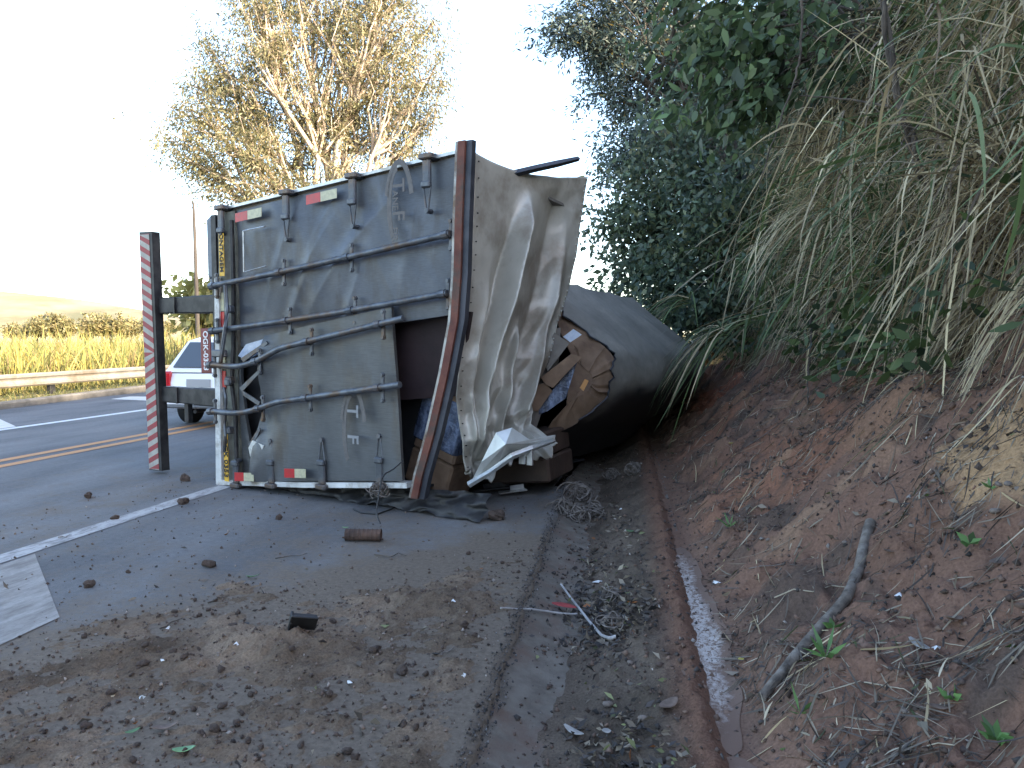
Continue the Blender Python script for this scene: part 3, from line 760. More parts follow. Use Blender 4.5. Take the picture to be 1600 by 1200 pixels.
P += (fold + crum)[..., None] * nrm
# ragged lower edge
rag = (fbm(U * 9, U * 0 + 3, 4, 115) * .22) * sstep(.9, 1, Vv); P[..., 2] += rag
nmid = P.reshape(-1, 3)
me = mesh_np('roof_sheet', nmid, grid_faces(nu, nv)[:, ::-1], [M['sheet'], M['sheet_back']], True)
sh = link('roof_sheet', me, trailer); sh['label'] = 'pale crumpled roof sheet torn loose and folded'
md = sh.modifiers.new('Solidify', 'SOLIDIFY'); md.thickness = .012; md.offset = -1; md.material_offset = 1; md.material_offset_rim = 0
# rivets along the seam by the post
mb = MB()
for k in range(26):
    i = int((k + .5) / 26 * nv); p = P[i, 3]; mb.box(tuple(p + nrm * .008), (.009, .009, .009))
mb.build('rivets', M['dark_metal'], sh)['kind'] = 'stuff'
# dark grime band by the free edge
mb = MB()
for k in range(30):
    i = int((k + .5) / 30 * nv * .62); p = P[i, nu - 3] + nrm * .012; mb.box(tuple(p), (.010, .010, .012))
mb.build('rivets', M['bright_sheet'], sh)['kind'] = 'stuff'
# bright flap kicked out at the bottom of the sheet
fl = [LOC(735, 757, 6.15), LOC(752, 722, 6.0), LOC(775, 676, 5.95), LOC(800, 668, 6.0), LOC(832, 690, 6.1), LOC(868, 680, 6.3), LOC(866, 692, 6.3), LOC(830, 700, 6.15), LOC(800, 708, 6.1), LOC(775, 735, 6.1)]
mb = MB(); cen = LOC(790, 694, 5.86); n = len(fl)
mb.add(fl + [cen], [(i, (i + 1) % n, n) for i in range(n)]); o = mb.build('torn_flap', M['bright_sheet'], trailer)
md = o.modifiers.new('Solidify', 'SOLIDIFY'); md.thickness = .012
mb = MB(); mb.tube([LOC(733, 757, 6.1), LOC(765, 738, 6.05), LOC(800, 712, 6.02), LOC(830, 700, 6.1), LOC(866, 688, 6.25)], [.03, .025, .03, .03, .02], 6)
for (u, v) in ((816, 712), (828, 714)): mb.box(LOC(u, v, 6.1), (.05, .02, .13))
mb.build('crumpled_edge', M['alu'], trailer)
# grey liner flap hanging behind the sheet's right edge
fl = [LOC(797, 690, 7.05), LOC(803, 600, 7.05), LOC(806, 548, 7.1), LOC(822, 528, 7.1), LOC(850, 514, 7.2), LOC(876, 512, 7.3), LOC(874, 560, 7.2), LOC(852, 628, 7.1), LOC(834, 680, 7.05)]
mb = MB(); n = len(fl); cen = LOC(840, 590, 7.0); mb.add(fl + [cen], [(i, (i + 1) % n, n) for i in range(n)]); o = mb.build('liner_flap', M['sheet_back'], trailer)
md = o.modifiers.new('Solidify', 'SOLIDIFY'); md.thickness = .015

# the body beyond the tear: sagged skin, running to the bank and along it
ring_px = [(808, 428, 7.6), (842, 458, 7.6), (876, 486, 7.6), (914, 518, 7.6), (948, 547, 7.6), (958, 566, 7.6), (959, 590, 7.58), (952, 614, 7.55), (936, 636, 7.5), (905, 660, 7.4), (868, 682, 7.3), (838, 700, 7.25), (790, 745, 7.15)]
ring = [LOC(*p) for p in ring_px] + [Vector((1.6, 2.0, .06)), Vector((.06, 2.2, .05)), Vector((.06, 2.2, 1.0)), Vector((.06, 2.2, 1.95))]
dense = []
nr = len(ring)
for i in range(nr):
    a_, b_, c_, d_ = ring[i - 1], ring[i], ring[(i + 1) % nr], ring[(i + 2) % nr]
    for k in range(4):
        t_ = k / 4
        dense.append(.5 * ((2 * b_) + (c_ - a_) * t_ + (2 * a_ - 5 * b_ + 4 * c_ - d_) * t_ * t_ + (3 * b_ - a_ - 3 * c_ + d_) * t_ ** 3) if 0 < i < 11 else b_.lerp(c_, t_))
path = []; x = y = z = 0.0; hd = 0.0
nseg = 64
for i in range(nseg):
    path.append((x, y, z))
    dd = 8.0 / nseg; s_ = i * dd
    hd = -R(24) * float(sstep(1.6, 4.2, np.array(s_)))
    x += math.sin(hd) * dd; y += math.cos(hd) * dd; z = -.045 * (s_ + dd)
V = []
for j, (px, py, pz) in enumerate(path):
    for i, p in enumerate(dense):
        kk = max(0.0, min(1.0, p.z / 2.0))
        rib = .03 * math.exp(-((j % 7 - 3) / 1.0) ** 2)
        sag = float(fbm(np.array([j * .11]), np.array([i * .12]), 3, 120)[0]) * .035 * min(1, j / 6)
        rg_ = float(fbm(np.array([i * .33]), np.array([2.2]), 4, 123, .65)[0]) * .34 * max(0.0, 1 - j / 4) if 3 < i < 44 else 0.0
        V.append((p.x + px + (rib + sag) * .7, p.y + py + rg_, p.z + pz * kk + (rib + sag) * .7))
nd = len(dense); F = []; mi = []
for j in range(nseg - 1):
    for i in range(nd):
        F.append((j * nd + i, j * nd + (i + 1) % nd, (j + 1) * nd + (i + 1) % nd, (j + 1) * nd + i)); mi.append(0 if i + 14 * float(fbm(np.array([j * .16]), np.array([i * .1]), 3, 121)[0]) < 23 - j * .08 else 1)
F.append(tuple((nseg - 1) * nd + i for i in range(nd))); mi.append(1)
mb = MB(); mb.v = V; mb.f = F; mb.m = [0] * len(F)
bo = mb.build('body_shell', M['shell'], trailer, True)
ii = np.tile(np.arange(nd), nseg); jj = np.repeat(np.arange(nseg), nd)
kb = sstep(23, 33, ii + 16 * fbm(jj * .13, ii * .09, 4, 121, .6) + jj * .06)[:, None]  # lower skin fades to black: shadow towards the bank painted into vertex colour
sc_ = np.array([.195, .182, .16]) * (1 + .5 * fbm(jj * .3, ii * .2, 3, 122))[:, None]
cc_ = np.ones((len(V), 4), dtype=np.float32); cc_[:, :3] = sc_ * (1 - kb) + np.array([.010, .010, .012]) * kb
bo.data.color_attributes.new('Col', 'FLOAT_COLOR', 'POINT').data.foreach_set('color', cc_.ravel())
# light trim round the torn opening
mb = MB(); mb.tube([Vector(V[i]) + Vector((0, -.004, 0)) for i in range(2, 36)], .009, 6); mb.build('torn_rim', M['frame_dark'], trailer, True)

# under-run bar on two arms
ub = empty('underrun_bar', parent=trailer)
mb = MB(); mb.prism([(-1.17, 0, .03), (-.95, 0, .04), (-1.0, 0, 2.49), (-1.22, 0, 2.50)], (0, .09, 0)); mb.build('beam', M['dark_metal'], ub)
def bar_pt(k, a, d=-.004):  # k across 0..1, a height 0..1
    s = (-1.165 - .05 * a) + k * (.17); return (s, d, .04 + 2.44 * a)
nst = 22
for i in range(-2, nst * 2 + 2):
    a0 = i / (nst * 2.0); h_ = 1 / (nst * 2.0)
    up = a0 + h_ / 2 > .5; sl_ = (.030 if not up else -.030)
    q = [(0, a0), (1, a0 + sl_), (1, a0 + sl_ + h_), (0, a0 + h_)]
    lo_, hi_ = (.002, .5) if not up else (.5, .996)
    q = [(k, min(hi_, max(lo_, a))) for k, a in q]
    if abs(q[0][1] - q[3][1]) < 1e-4 and abs(q[1][1] - q[2][1]) < 1e-4: continue
    mb = MB(); mb.prism([bar_pt(*p) for p in q], (0, .003, 0)); mb.build('warning_stripe', M['bar_red'] if i % 2 else M['bar_white'], ub)
for t_ in (1.74, .83):
    mb = MB(); mb.box((-.69, .09, t_), (.6, .1, .165), None, .012); mb.box((-.24, .09, t_), (.44, .11, .175), None, .012); mb.box((-.70, .03, t_), (.02, .02, .165)); mb.build('arm', M['dark_metal'], ub)
mb = MB(); mb.box((-.62, .1, .66), (.06, .05, .2)); mb.build('bracket', M['dark_metal'], ub)
mb = MB(); mb.tube([(-.42, .5, .60), (-.30, .5, .64), (-.1, .5, .68), (.1, .5, .70)], [.02, .055, .07, .07], 10); mb.build('air_pipe', M['white_paint'], trailer, True)
mb = MB(); mb.box((-.075, .12, 2.27), (.21, .2, .62), None, .04); mb.prism([(-.16, .04, 1.98), (.03, .04, 1.98), (.03, .04, 1.80), (-.08, .04, 1.86)], (0, .16, 0)); mb.build('mud_guard', M['guard_blue'], trailer)

# cargo: cardboard wrapped in film
def cargo(name, c, d, rot, label, film=True, ns=3, cm=None):
    e = empty(name, TM @ Vector(c), 0); e.rotation_euler = (TM.to_3x3() @ Matrix.Rotation(rot[2], 3, 'Z') @ Matrix.Rotation(rot[1], 3, 'Y') @ Matrix.Rotation(rot[0], 3, 'X')).to_euler()
    tag(e, label, 'cargo')
    for k in range(ns):
        h_ = d[2] / ns; mb = MB(); mb.box((rng.normal() * .012, rng.normal() * .012, -d[2] / 2 + h_ * (k + .5)), (d[0] * (1 - .02 * (k % 2)), d[1] * (1 - .02 * (k % 2)), h_ * .97), None, .02); mb.build('carton', cm or M['cardboard'], e)
    if film:
        mb = MB(); mb.box((0, 0, d[2] * .16), (d[0] + .03, d[1] + .03, d[2] * .5), None, .03); mb.build('film_wrap', M['wrap'], e)
    return e
cargo('wrapped_cartons', (2.36, .52, .58), (.46, .36, .95), (0, R(18), 0), 'leaning cartons in torn plastic film behind the buckled frame post')
cargo('wrapped_cartons', (2.42, 1.5, .30), (.9, .7, .46), (0, R(-6), R(10)), 'brown cartons lying at the foot of the crumpled roof sheet', False, 2, M['carton_dark'])
# cartons that bulge out of the torn opening
oc = sum((d_ for d_ in dense[8:44]), Vector()) / 36
e = empty('wrapped_cartons', TM @ oc, RZ); tag(e, 'brown cartons and glossy film bulging from the torn side of the trailer', 'cargo')
rim = [p - oc for p in dense[6:46]]
mb = MB(); n = len(rim)
V = [p * .97 + Vector((0, .06, 0)) for p in rim] + [p * .62 + Vector((0, -.10, 0)) + Vector([random.gauss(0, .015) for _ in range(3)]) for p in rim] + [p * .3 + Vector((0, -.12, 0)) for p in rim]
mb.add(V, [(i + a * n, i + 1 + a * n, i + 1 + (a + 1) * n, i + (a + 1) * n) for a in (0, 1) for i in range(n - 1)]); mb.build('carton_wall', M['cardboard'], e, True)
mb = MB(); V = [p * .32 + Vector((0, -.11, 0)) for p in rim]; mb.add(V + [Vector((0, -.1, 0))], [(i, i + 1, n) for i in range(n - 1)] + [(n - 1, 0, n)]); mb.build('carton_face', M['cardboard'], e)
EI = e.matrix_basis.inverted()
def slab(px, z, th, mat, name='carton'):
    mb = MB(); P_ = [EI @ PT(u, v, z) for (u, v) in px]; mb.prism(P_, EI.to_3x3() @ (Vector(c_f) * th)); return mb.build(name, mat, e)
slab([(829, 641), (835, 603), (852, 598), (863, 611), (840, 643)], 7.0, .2, M['cardboard'])
slab([(845, 590), (893, 553), (909, 558), (864, 606), (853, 601)], 6.98, .2, M['cardboard'])
slab([(836, 650), (864, 609), (903, 562), (884, 622), (856, 642)], 7.06, .12, M['wrap'], 'film_wrap')
slab([(846, 556), (866, 520), (890, 536), (856, 580)], 7.02, .15, M['sheet_back'], 'carton')
slab([(880, 526), (896, 514), (909, 523), (891, 535)], 7.0, .05, M['wrap_pale'], 'film_wrap')
slab([(906, 606), (914, 592), (920, 595), (912, 611)], 7.02, .05, M['tape_orange'], 'parcel_tape')

# ------------------------------------------------------------------ vegetation
def pick(palette, n, jit=.25):
    p = np.array([c for c, w in palette]); w = np.array([w for c, w in palette], float); w /= w.sum()
    c = p[rng.choice(len(p), n, p=w)]
    return np.clip(c * (1 + rng.normal(0, jit, (n, 1))), .004, .9)

def blades(root, dirs, L, W, droop, colr, seg=5, kink=None):
    """arching ribbons; root, dirs (n,3); L, W, droop (n,)"""
    n = len(root); t_ = np.linspace(0, 1, seg + 1)
    d = dirs / np.linalg.norm(dirs, axis=1, keepdims=True)
    side = np.cross(d, np.array([0, 0, 1.0]) + rng.normal(0, .45, (n, 3))); side /= np.linalg.norm(side, axis=1, keepdims=True) + 1e-9
    P = root[:, None, :] + d[:, None, :] * (L[:, None] * t_)[..., None]
    P[..., 2] -= (droop * L)[:, None] * t_ ** 2
    if kink is not None: P += rng.normal(0, 1, (n, 1, 3)) * (kink * L[:, None] * t_ ** 3)[..., None]
    w = W[:, None] * np.array([.55] + [1.0] * (seg - 2) + [.7, .06])[None, :] if seg >= 3 else W[:, None] * np.array([.8, 1, .1])[None, :seg + 1]
    A = P - side[:, None, :] * w[..., None] / 2; B = P + side[:, None, :] * w[..., None] / 2
    V = np.stack([A, B], 2).reshape(n, (seg + 1) * 2, 3)
    base = (np.arange(n) * (seg + 1) * 2)[:, None]
    F = np.concatenate([base + np.array([[2 * k, 2 * k + 1, 2 * k + 3, 2 * k + 2]]) for k in range(seg)], 1).reshape(-1, 4)
    C = np.repeat(colr, (seg + 1) * 2, 0)
    return V.reshape(-1, 3), F, C

def leaves(pos, d, L, W, colr, fold=.15, oval=False):
    n = len(pos); d = d / (np.linalg.norm(d, axis=1, keepdims=True) + 1e-9)
    s = np.cross(d, rng.normal(0, 1, (n, 3))); s /= np.linalg.norm(s, axis=1, keepdims=True) + 1e-9
    nn = np.cross(d, s)
    mid = pos + d * (L * .45)[:, None] + nn * (W * fold)[:, None]
    if oval:
        hw = s * (W / 2)[:, None]; m1 = pos + d * (L * .28)[:, None]; m2 = pos + d * (L * .62)[:, None]; up_ = nn * (W * fold)[:, None]
        V = np.stack([pos, m1 - hw * .9 + up_, m2 - hw * .85 + up_, pos + d * L[:, None] - up_, m2 + hw * .85 + up_, m1 + hw * .9 + up_], 1).reshape(-1, 3)
        return V, np.arange(n * 6).reshape(n, 6), np.repeat(colr, 6, 0)
    V = np.stack([pos, mid - s * (W / 2)[:, None], pos + d * L[:, None], mid + s * (W / 2)[:, None]], 1).reshape(-1, 3)
    F = np.arange(n * 4).reshape(n, 4)
    return V, F, np.repeat(colr, 4, 0)

def join(parts):
    V, F, C, b = [], [], [], 0
    for v, f, c in parts: V.append(v); F.append(f + b); C.append(c); b += len(v)
    return np.concatenate(V), np.concatenate(F), np.concatenate(C)

def tree(name, label, base, blobs, trunk_r, bark, leafm, pal, leafL, leafW, per, spread, hang=.4, twigs=5, cat='tree', group=None, sub=5, bends=.12, fork=.45, oval=False):
    """tapered trunk and limbs to every crown mass, leaf sprays on the twigs. blobs: (centre, radius, weight)"""
    e = empty(name, base); tag(e, label, cat, group)
    base = Vector(base); cen = sum((Vector(b_[0]) for b_ in blobs), Vector()) / len(blobs)
    mb = MB(); fk = base.lerp(cen, fork); fk.x = base.x + (cen.x - base.x) * fork * .6; fk.y = base.y + (cen.y - base.y) * fork * .6
    pts = [base + Vector((0, 0, -.3))]
    for k in range(1, 7):
        q = base.lerp(fk, k / 6); q += Vector((random.gauss(0, 1), random.gauss(0, 1), 0)) * (fk - base).length * .02; pts.append(q)
    mb.tube([p - base for p in pts], [trunk_r * (1 - .09 * k) for k in range(7)], 9)
    LP, LD = [], []
    for (c, r_, wt) in blobs:
        c = Vector(c); st = pts[random.randint(4, 6)]
        l_ = (c - st).length; limb = [st]
        for k in range(1, 7):
            q = st.lerp(c, k / 6); q.z += math.sin(k / 6 * math.pi) * l_ * .06
            q += Vector([random.gauss(0, 1) for _ in range(3)]) * l_ * bends * .35; limb.append(q)
        r0 = trunk_r * .5 * min(1.0, .45 + r_ / max(b_[1] for b_ in blobs) * .5)
        mb.tube([p - base for p in limb], [r0 * (1 - .13 * k) for k in range(7)], 6)
        nt_ = max(3, int(twigs * wt))
        for k in range(nt_):
            a = limb[random.randint(3, 6)]
            th = random.random() * 2 * math.pi; ph = math.acos(random.uniform(-1, 1)); rr = r_ * random.uniform(.45, 1.05)
            b2 = c + Vector((math.sin(ph) * math.cos(th) * rr, math.sin(ph) * math.sin(th) * rr, math.cos(ph) * rr * .85))
            tw = [a]
            for j in range(1, 5): tw.append(a.lerp(b2, j / 4) + Vector([random.gauss(0, 1) for _ in range(3)]) * r_ * .07)
            mb.tube([p - base for p in tw], [r0 * .38, r0 * .3, r0 * .22, r0 * .14, r0 * .07], 4, False)
            for j in range(sub):
                kk = random.uniform(.45, 1.08); p = Vector(tw[2]).lerp(tw[4], (kk - .45) / .55)
                p = p + Vector([random.gauss(0, 1) for _ in range(3)]) * spread * .8
                LP.append(p); LD.append((b2 - a).normalized())
    mb.build('trunk', bark, e, True)
    LP = np.array([tuple(p) for p in LP]); LD = np.array([tuple(p) for p in LD])
    n = len(LP) * per
    pos = np.repeat(LP, per, 0) + rng.normal(0, spread * .55, (n, 3)) * np.array([1, 1, .75])
    d = np.repeat(LD, per, 0) * .5 + rng.normal(0, .6, (n, 3)); d[:, 2] -= hang
    L_ = leafL * rng.uniform(.6, 1.35, n); W_ = leafW * rng.uniform(.7, 1.3, n)
    cc = pick(pal, n) * np.repeat(rng.uniform(.75, 1.25, (len(LP), 1)), per, 0)
    V, F, C = leaves(pos - np.array(base), d, L_, W_, cc, .15, oval)
    link('crown', mesh_np('crown', V, F, leafm, False, C), e)
    return e

G1, G2, G3 = (.065, .10, .035), (.10, .145, .05), (.16, .20, .09)
STRAW, STRAW2, BROWN = (.50, .41, .25), (.36, .28, .165), (.18, .13, .085)

# --- the big eucalyptus beyond the road
EB = GR(548, 540); EB = Vector((-19.7, 41.6, -.2))
eb = []
for (u, v, r_, zc) in ((430, 60, 95, 44), (560, 45, 105, 45), (632, 120, 75, 45), (360, 120, 62, 44), (308, 185, 42, 43), (285, 225, 36, 43), (375, 235, 66, 43), (480, 165, 80, 44), (560, 190, 80, 46), (640, 205, 55, 46), (420, 300, 55, 43), (345, 285, 38, 43), (690, 140, 26, 46), (480, -35, 95, 45), (580, -35, 95, 45), (400, -15, 70, 44), (662, 60, 45, 46), (520, 270, 55, 44), (600, 275, 45, 46), (455, 235, 55, 45), (330, 60, 30, 44), (262, 170, 28, 43), (310, 130, 38, 44), (255, 215, 26, 43), (300, 255, 34, 43), (660, 170, 40, 46), (395, 175, 55, 44)):
    eb.append((PT(u, v, zc), r_ * zc / FPX, (r_ / 60.0) ** 1.6))
tree('eucalyptus_tree', 'tall sunlit eucalyptus with pale limbs rising behind the trailer', EB, eb, .55, M['bark_pale'], M['leaf'],
     [((.21, .19, .095), 4), ((.26, .22, .11), 3), ((.14, .145, .075), 4), ((.31, .24, .13), .8)], .30, .07, 17, .55, .9, 19, sub=8, fork=.36)
bpy.data.objects['eucalyptus_tree']
mb = MB()
for (pa) in (((655, 300, 46), (668, 262, 46), (690, 205, 46), (712, 178, 46)), ((668, 262, 46), (672, 215, 46), (680, 180, 46)), ((672, 250, 46), (700, 232, 46), (718, 214, 46)), ((640, 330, 46), (655, 300, 46))):
    mb.tube([PT(*p) - EB for p in pa], [.09, .06, .04, .02][:len(pa)], 5)
mb.build('bare_branch', M['bark_pale'], bpy.data.objects['eucalyptus_tree'])

# --- small trees and scrub far off on the left
def bush_far(u, v0, w, h_, zc, label, pal, grp, name='scrub_tree', per=14):
    g_ = Vector(c_o + ray(u, 522) * zc); g_.z = -.2
    r_ = w * zc / FPX / 2; H = h_ * zc / FPX + CAMH + .2
    bl = [(g_ + Vector((random.uniform(-.6, .6) * r_, random.uniform(-.4, .4) * r_, H * random.uniform(.45, .75))), max(.35 * r_, .28 * H) * random.uniform(.7, 1), 1.0) for _ in range(6)]
    k = max(r_, H) / 4
    return tree(name, label, g_, bl, .12 * k + .05, M['bark_dark'], M['leaf'], pal, .5 * k, .26 * k, per, .45 * k, .3, 7, 'tree', grp, 5)
SC = [((.26, .215, .10), 2), ((.19, .175, .08), 3), ((.30, .24, .12), 1)]
for (u, w, h_, zc) in ((20, 46, 17, 150), (58, 55, 26, 140), (98, 60, 31, 135), (135, 60, 33, 150), (172, 58, 33, 140), (205, 44, 27, 155), (236, 30, 26, 130), (258, 26, 20, 170)):
    bush_far(u, 0, w, h_, zc, 'rounded scrub tree in the hedge line below the pale hill', SC, 'scrub trees along the far field')
bush_far(318, 0, 62, 92, 58, 'slender young tree standing behind the utility pole', [((.34, .30, .11), 2), ((.24, .23, .08), 2)], None, 'young_tree', 6)

# --- trees over the bank
DG = [((.075, .11, .08), 3), ((.10, .14, .085), 3), ((.13, .165, .09), 1.5), ((.18, .19, .10), .6)]
FG = [((.07, .10, .09), 3), ((.10, .135, .11), 2), ((.24, .17, .04), .12)]
BG = [((.085, .135, .06), 3), ((.12, .175, .075), 2), ((.06, .09, .05), 2)]
def onbank(x, y): return Vector((x, y, float(bank_z(x, y, False))))
def B(u, v, z, r_, w=1.0): return (PT(u, v, z), r_, w)
tree('feathery_tree', 'fine-leaved tree leaning out over the road from the bank top', onbank(1.6, 15.5), [B(910, 30, 15, .75), B(950, 70, 15, .8, 1.2), B(1000, 20, 15, 1.1, 1.5), B(960, 150, 15, .75), B(980, 210, 14.5, .7), B(1040, 110, 15, 1.0, 1.4), B(930, -40, 15, .9), B(1060, 30, 15.5, 1.2, 1.4), B(1000, -70, 15, 1.2), B(965, 265, 14.5, .5), B(890, 40, 15, .35)], .13, M['bark_dark'], M['leaf'], FG, .13, .035, 19, .22, .35, 14, 'tree', None, 7)
tree('bushy_tree', 'dense dark bushy tree crowding the bank above the trailer roof', onbank(1.0, 13.2), [B(1020, 300, 13, .75, 1.3), B(1060, 230, 13, .8, 1.3), B(1010, 380, 13, .6, 1.2), B(1090, 330, 12.5, .9, 1.5), B(1080, 420, 12, .7, 1.2), B(1130, 250, 12.5, .9, 1.3), B(1150, 370, 11.5, .8, 1.2), B(985, 420, 13, .38), B(1040, 450, 12.4, .5), B(970, 350, 13.2, .3), B(1140, 320, 11, .6, 1.2), B(1100, 470, 11.6, .5), B(1060, 490, 12.3, .35)], .11, M['bark_dark'], M['leaf'], DG, .13, .065, 11, .27, .5, 15, 'tree', None, 6)
tree('shrubby_tree', 'dark leafy tree behind the feathery crown', onbank(3.2, 17.0), [B(1080, 120, 18, 1.3, 1.5), B(1150, 60, 18, 1.5, 1.6), B(1160, 170, 17, 1.4, 1.5), B(1060, 220, 18, 1.0, 1.2), B(1220, 10, 18, 1.6, 1.5), B(1230, 130, 17, 1.5, 1.5), B(1120, 270, 16, 1.1, 1.2)], .16, M['bark_dark'], M['leaf'], DG, .17, .085, 13, .38, .4, 14, 'tree', None, 6)
tree('broadleaf_tree', 'broad-leaved sapling hanging over the grass of the bank', onbank(2.7, 8.0), [B(1120, 60, 8.2, .45), B(1180, 110, 8, .5), B(1100, 140, 8.2, .35), B(1200, 20, 8, .55), B(1060, 20, 8.6, .5), B(1250, 70, 7.6, .5), B(1150, 160, 7.8, .35), B(1080, -40, 8.5, .6)], .06, M['bark_dark'], M['leaf'], BG, .15, .068, 6, .22, .75, 9, 'tree', None, 5, oval=True)
tree('shaded_tree', 'dark shaded tree at the top of the bank behind the vine', onbank(5.2, 10.0), [B(1320, 20, 9.5, .9, 1.3), B(1400, 60, 9.5, .9, 1.3), B(1290, 90, 9.5, .7), B(1480, 20, 9, .9, 1.2), B(1560, 40, 8.5, .9, 1.2), B(1360, -60, 9.5, 1.0), B(1450, 110, 9, .6), B(1620, 60, 8.5, .9), B(1330, 140, 9, .5)], .14, M['bark_dark'], M['leaf'], DG, .15, .075, 18, .25, .4, 13, 'tree', None, 6)
SHL = ['dark leafy shrub rooted just above the trailer end', 'small dull green shrub hugging the bank beyond the trailer', 'tall loose shrub rising behind the dense dark tree', 'bluish shrub in the thicket under the feathery tree', 'low olive shrub half buried in bank grass', 'mid green shrub on the upper bank behind the straw', 'spreading dark shrub below the broad-leaved sapling', 'upright shrub at the top of the bank beside the shaded tree', 'dense shrub filling the gap between sapling and shaded tree', 'dim shrub deep in the thicket behind the grass']
for i, (q_, y_, h_, r_) in enumerate(((1.9, 11.5, 1.2, .55), (1.9, 14, 1.3, .6), (2.8, 16, 2.4, 1.0), (2.2, 18.5, 2.2, .9), (2.9, 10.5, 1.1, .6), (4.0, 12.5, 1.9, .9), (2.9, 13.2, 1.8, .8), (4.6, 9.0, 1.7, .8), (4.4, 15.5, 2.6, 1.2), (5.5, 12.0, 2.4, 1.1))):
    b0 = onbank(float(lip_x(y_)) + q_, y_)
    tree('shrub', SHL[i], b0, [(b0 + Vector((random.uniform(-.9, .3) * r_, random.uniform(-.8, .8) * r_, h_ * random.uniform(.35, 1.0))), r_ * random.uniform(.5, .75), 1.0) for _ in range(6)], .04, M['bark_dark'], M['leaf'], (DG if i % 3 else BG), .12, .06, 13, .19, .45, 9, 'shrub', None, 6)

# --- tall grass hanging off the bank
def bank_grass(nt_, q0, q1, y0, y1, per, L0, L1, W0, droop, pal_fn, bias=1.0, out=1.0, up=.8, jit=.12):
    q = q0 + (q1 - q0) * rng.random(nt_) ** bias; Y = rng.uniform(y0, y1, nt_); X = lip_x(Y) + .06 + q
    Z = bank_z(X, Y, False) - .03
    root = np.repeat(np.stack([X, Y, Z], 1), per, 0); n = len(root)
    root[:, :2] += rng.normal(0, jit, (n, 2)); root[:, 2] = bank_z(root[:, 0], root[:, 1], False) - .04
    tl = np.repeat(rng.normal(0, .35, (nt_, 2)), per, 0)
    d = np.stack([-out + tl[:, 0] + rng.normal(0, .55, n), tl[:, 1] - .25 + rng.normal(0, .6, n), up + rng.normal(0, .4, n)], 1)
    L = rng.uniform(L0, L1, n) * np.repeat(rng.uniform(.7, 1.2, nt_), per) * np.interp(root[:, 1], [2.5, 5], [.5, 1.0])
    W = W0 * rng.uniform(.5, 1.4, n)
    dr = droop * rng.uniform(.5, 1.5, n)
    return blades(root, d, L, W, dr, pal_fn(X, Y, per), 5, .10)
def palA(X, Y, per):
    s = fbm(X * .9, Y * .9, 3, 140) + .13
    n = len(X) * per; st = np.repeat(s, per) + rng.normal(0, .13, n)
    dry = pick([(STRAW, 3), (STRAW2, 4), (BROWN, 2.2)], n); gr = pick([(G1, 3), (G2, 3), (G3, 1.2)], n)
    return np.where((st > .06)[:, None], dry, gr)
def palG(X, Y, per): return pick([(G1, 2), (G2, 3), (G3, 2), (STRAW2, .7)], len(X) * per)
def palD(X, Y, per): return pick([(STRAW, 4), (STRAW2, 4), (BROWN, 2), (G1, .6)], len(X) * per)
def cane(nt_, q0, q1, y0, y1, ns, nl, H0, H1, pal_fn, Wl=.013, out=.55):
    """cane tussocks: upright stalks leaning off the bank, long leaves drooping from them"""
    q = q0 + (q1 - q0) * rng.random(nt_); Y = rng.uniform(y0, y1, nt_); X = lip_x(Y) + .06 + q
    base = np.stack([X, Y, bank_z(X, Y, False) - .05], 1)
    lean = np.stack([-out + rng.normal(0, .35, nt_), rng.normal(-.1, .4, nt_), rng.uniform(.7, 1.3, nt_)], 1); lean /= np.linalg.norm(lean, axis=1, keepdims=True)
    H = rng.uniform(H0, H1, nt_) * np.interp(Y, [2.5, 5], [.6, 1.0])
    out_ = []
    b_ = np.repeat(base, ns, 0) + rng.normal(0, .09, (nt_ * ns, 3)) * np.array([1, 1, .2]); d_ = np.repeat(lean, ns, 0) + rng.normal(0, .22, (nt_ * ns, 3)); h_ = np.repeat(H, ns) * rng.uniform(.6, 1.15, nt_ * ns)
    out_.append(blades(b_, d_, h_, .011 * rng.uniform(.6, 1.4, nt_ * ns), rng.uniform(.1, .5, nt_ * ns), pick([(STRAW, 3), (STRAW2, 3), (BROWN, 1.5), (G2, 1)], nt_ * ns), 5, .05))
    n = nt_ * nl; k = rng.random(n) ** .8; hl = np.repeat(H, nl)
    r_ = np.repeat(base, nl, 0) + np.repeat(lean, nl, 0) * (k * hl)[:, None] + rng.normal(0, .10, (n, 3)); r_[:, 2] -= .25 * hl * k * k
    d_ = np.stack([rng.normal(-.35, .65, n), rng.normal(-.1, .9, n), rng.normal(.25, .55, n)], 1)
    out_.append(blades(r_, d_, rng.uniform(.3, .95, n) * np.interp(r_[:, 1], [2.5, 5], [.6, 1.0]), Wl * rng.uniform(.5, 1.5, n), rng.uniform(.2, 1.4, n), pal_fn(X, Y, nl), 5, .16))
    return out_
parts = cane(820, 1.95, 4.4, 3.2, 19, 7, 44, .6, 1.7, palA) + cane(200, 1.9, 2.8, 3.4, 17, 5, 40, .3, .9, palD, .010, .7) + cane(260, 2.0, 5.5, 3.4, 18, 3, 26, .8, 2.2, palG, .024)
parts += [bank_grass(260, 1.75, 2.2, 3.4, 16, 30, .25, .55, .010, 1.1, palD, 1.0, .9, .3), bank_grass(230, 2.0, 4.4, 2.8, 16, 30, .6, 1.2, .0095, .8, palD, .8, .9, .7, .07)]
V, F, C = join(parts)
tag(link('bank_grass', mesh_np('bank_grass', V, F, M['straw'], False, C)), 'tangle of tall green and dry grass hanging over the earth bank', 'grass', kind='stuff')

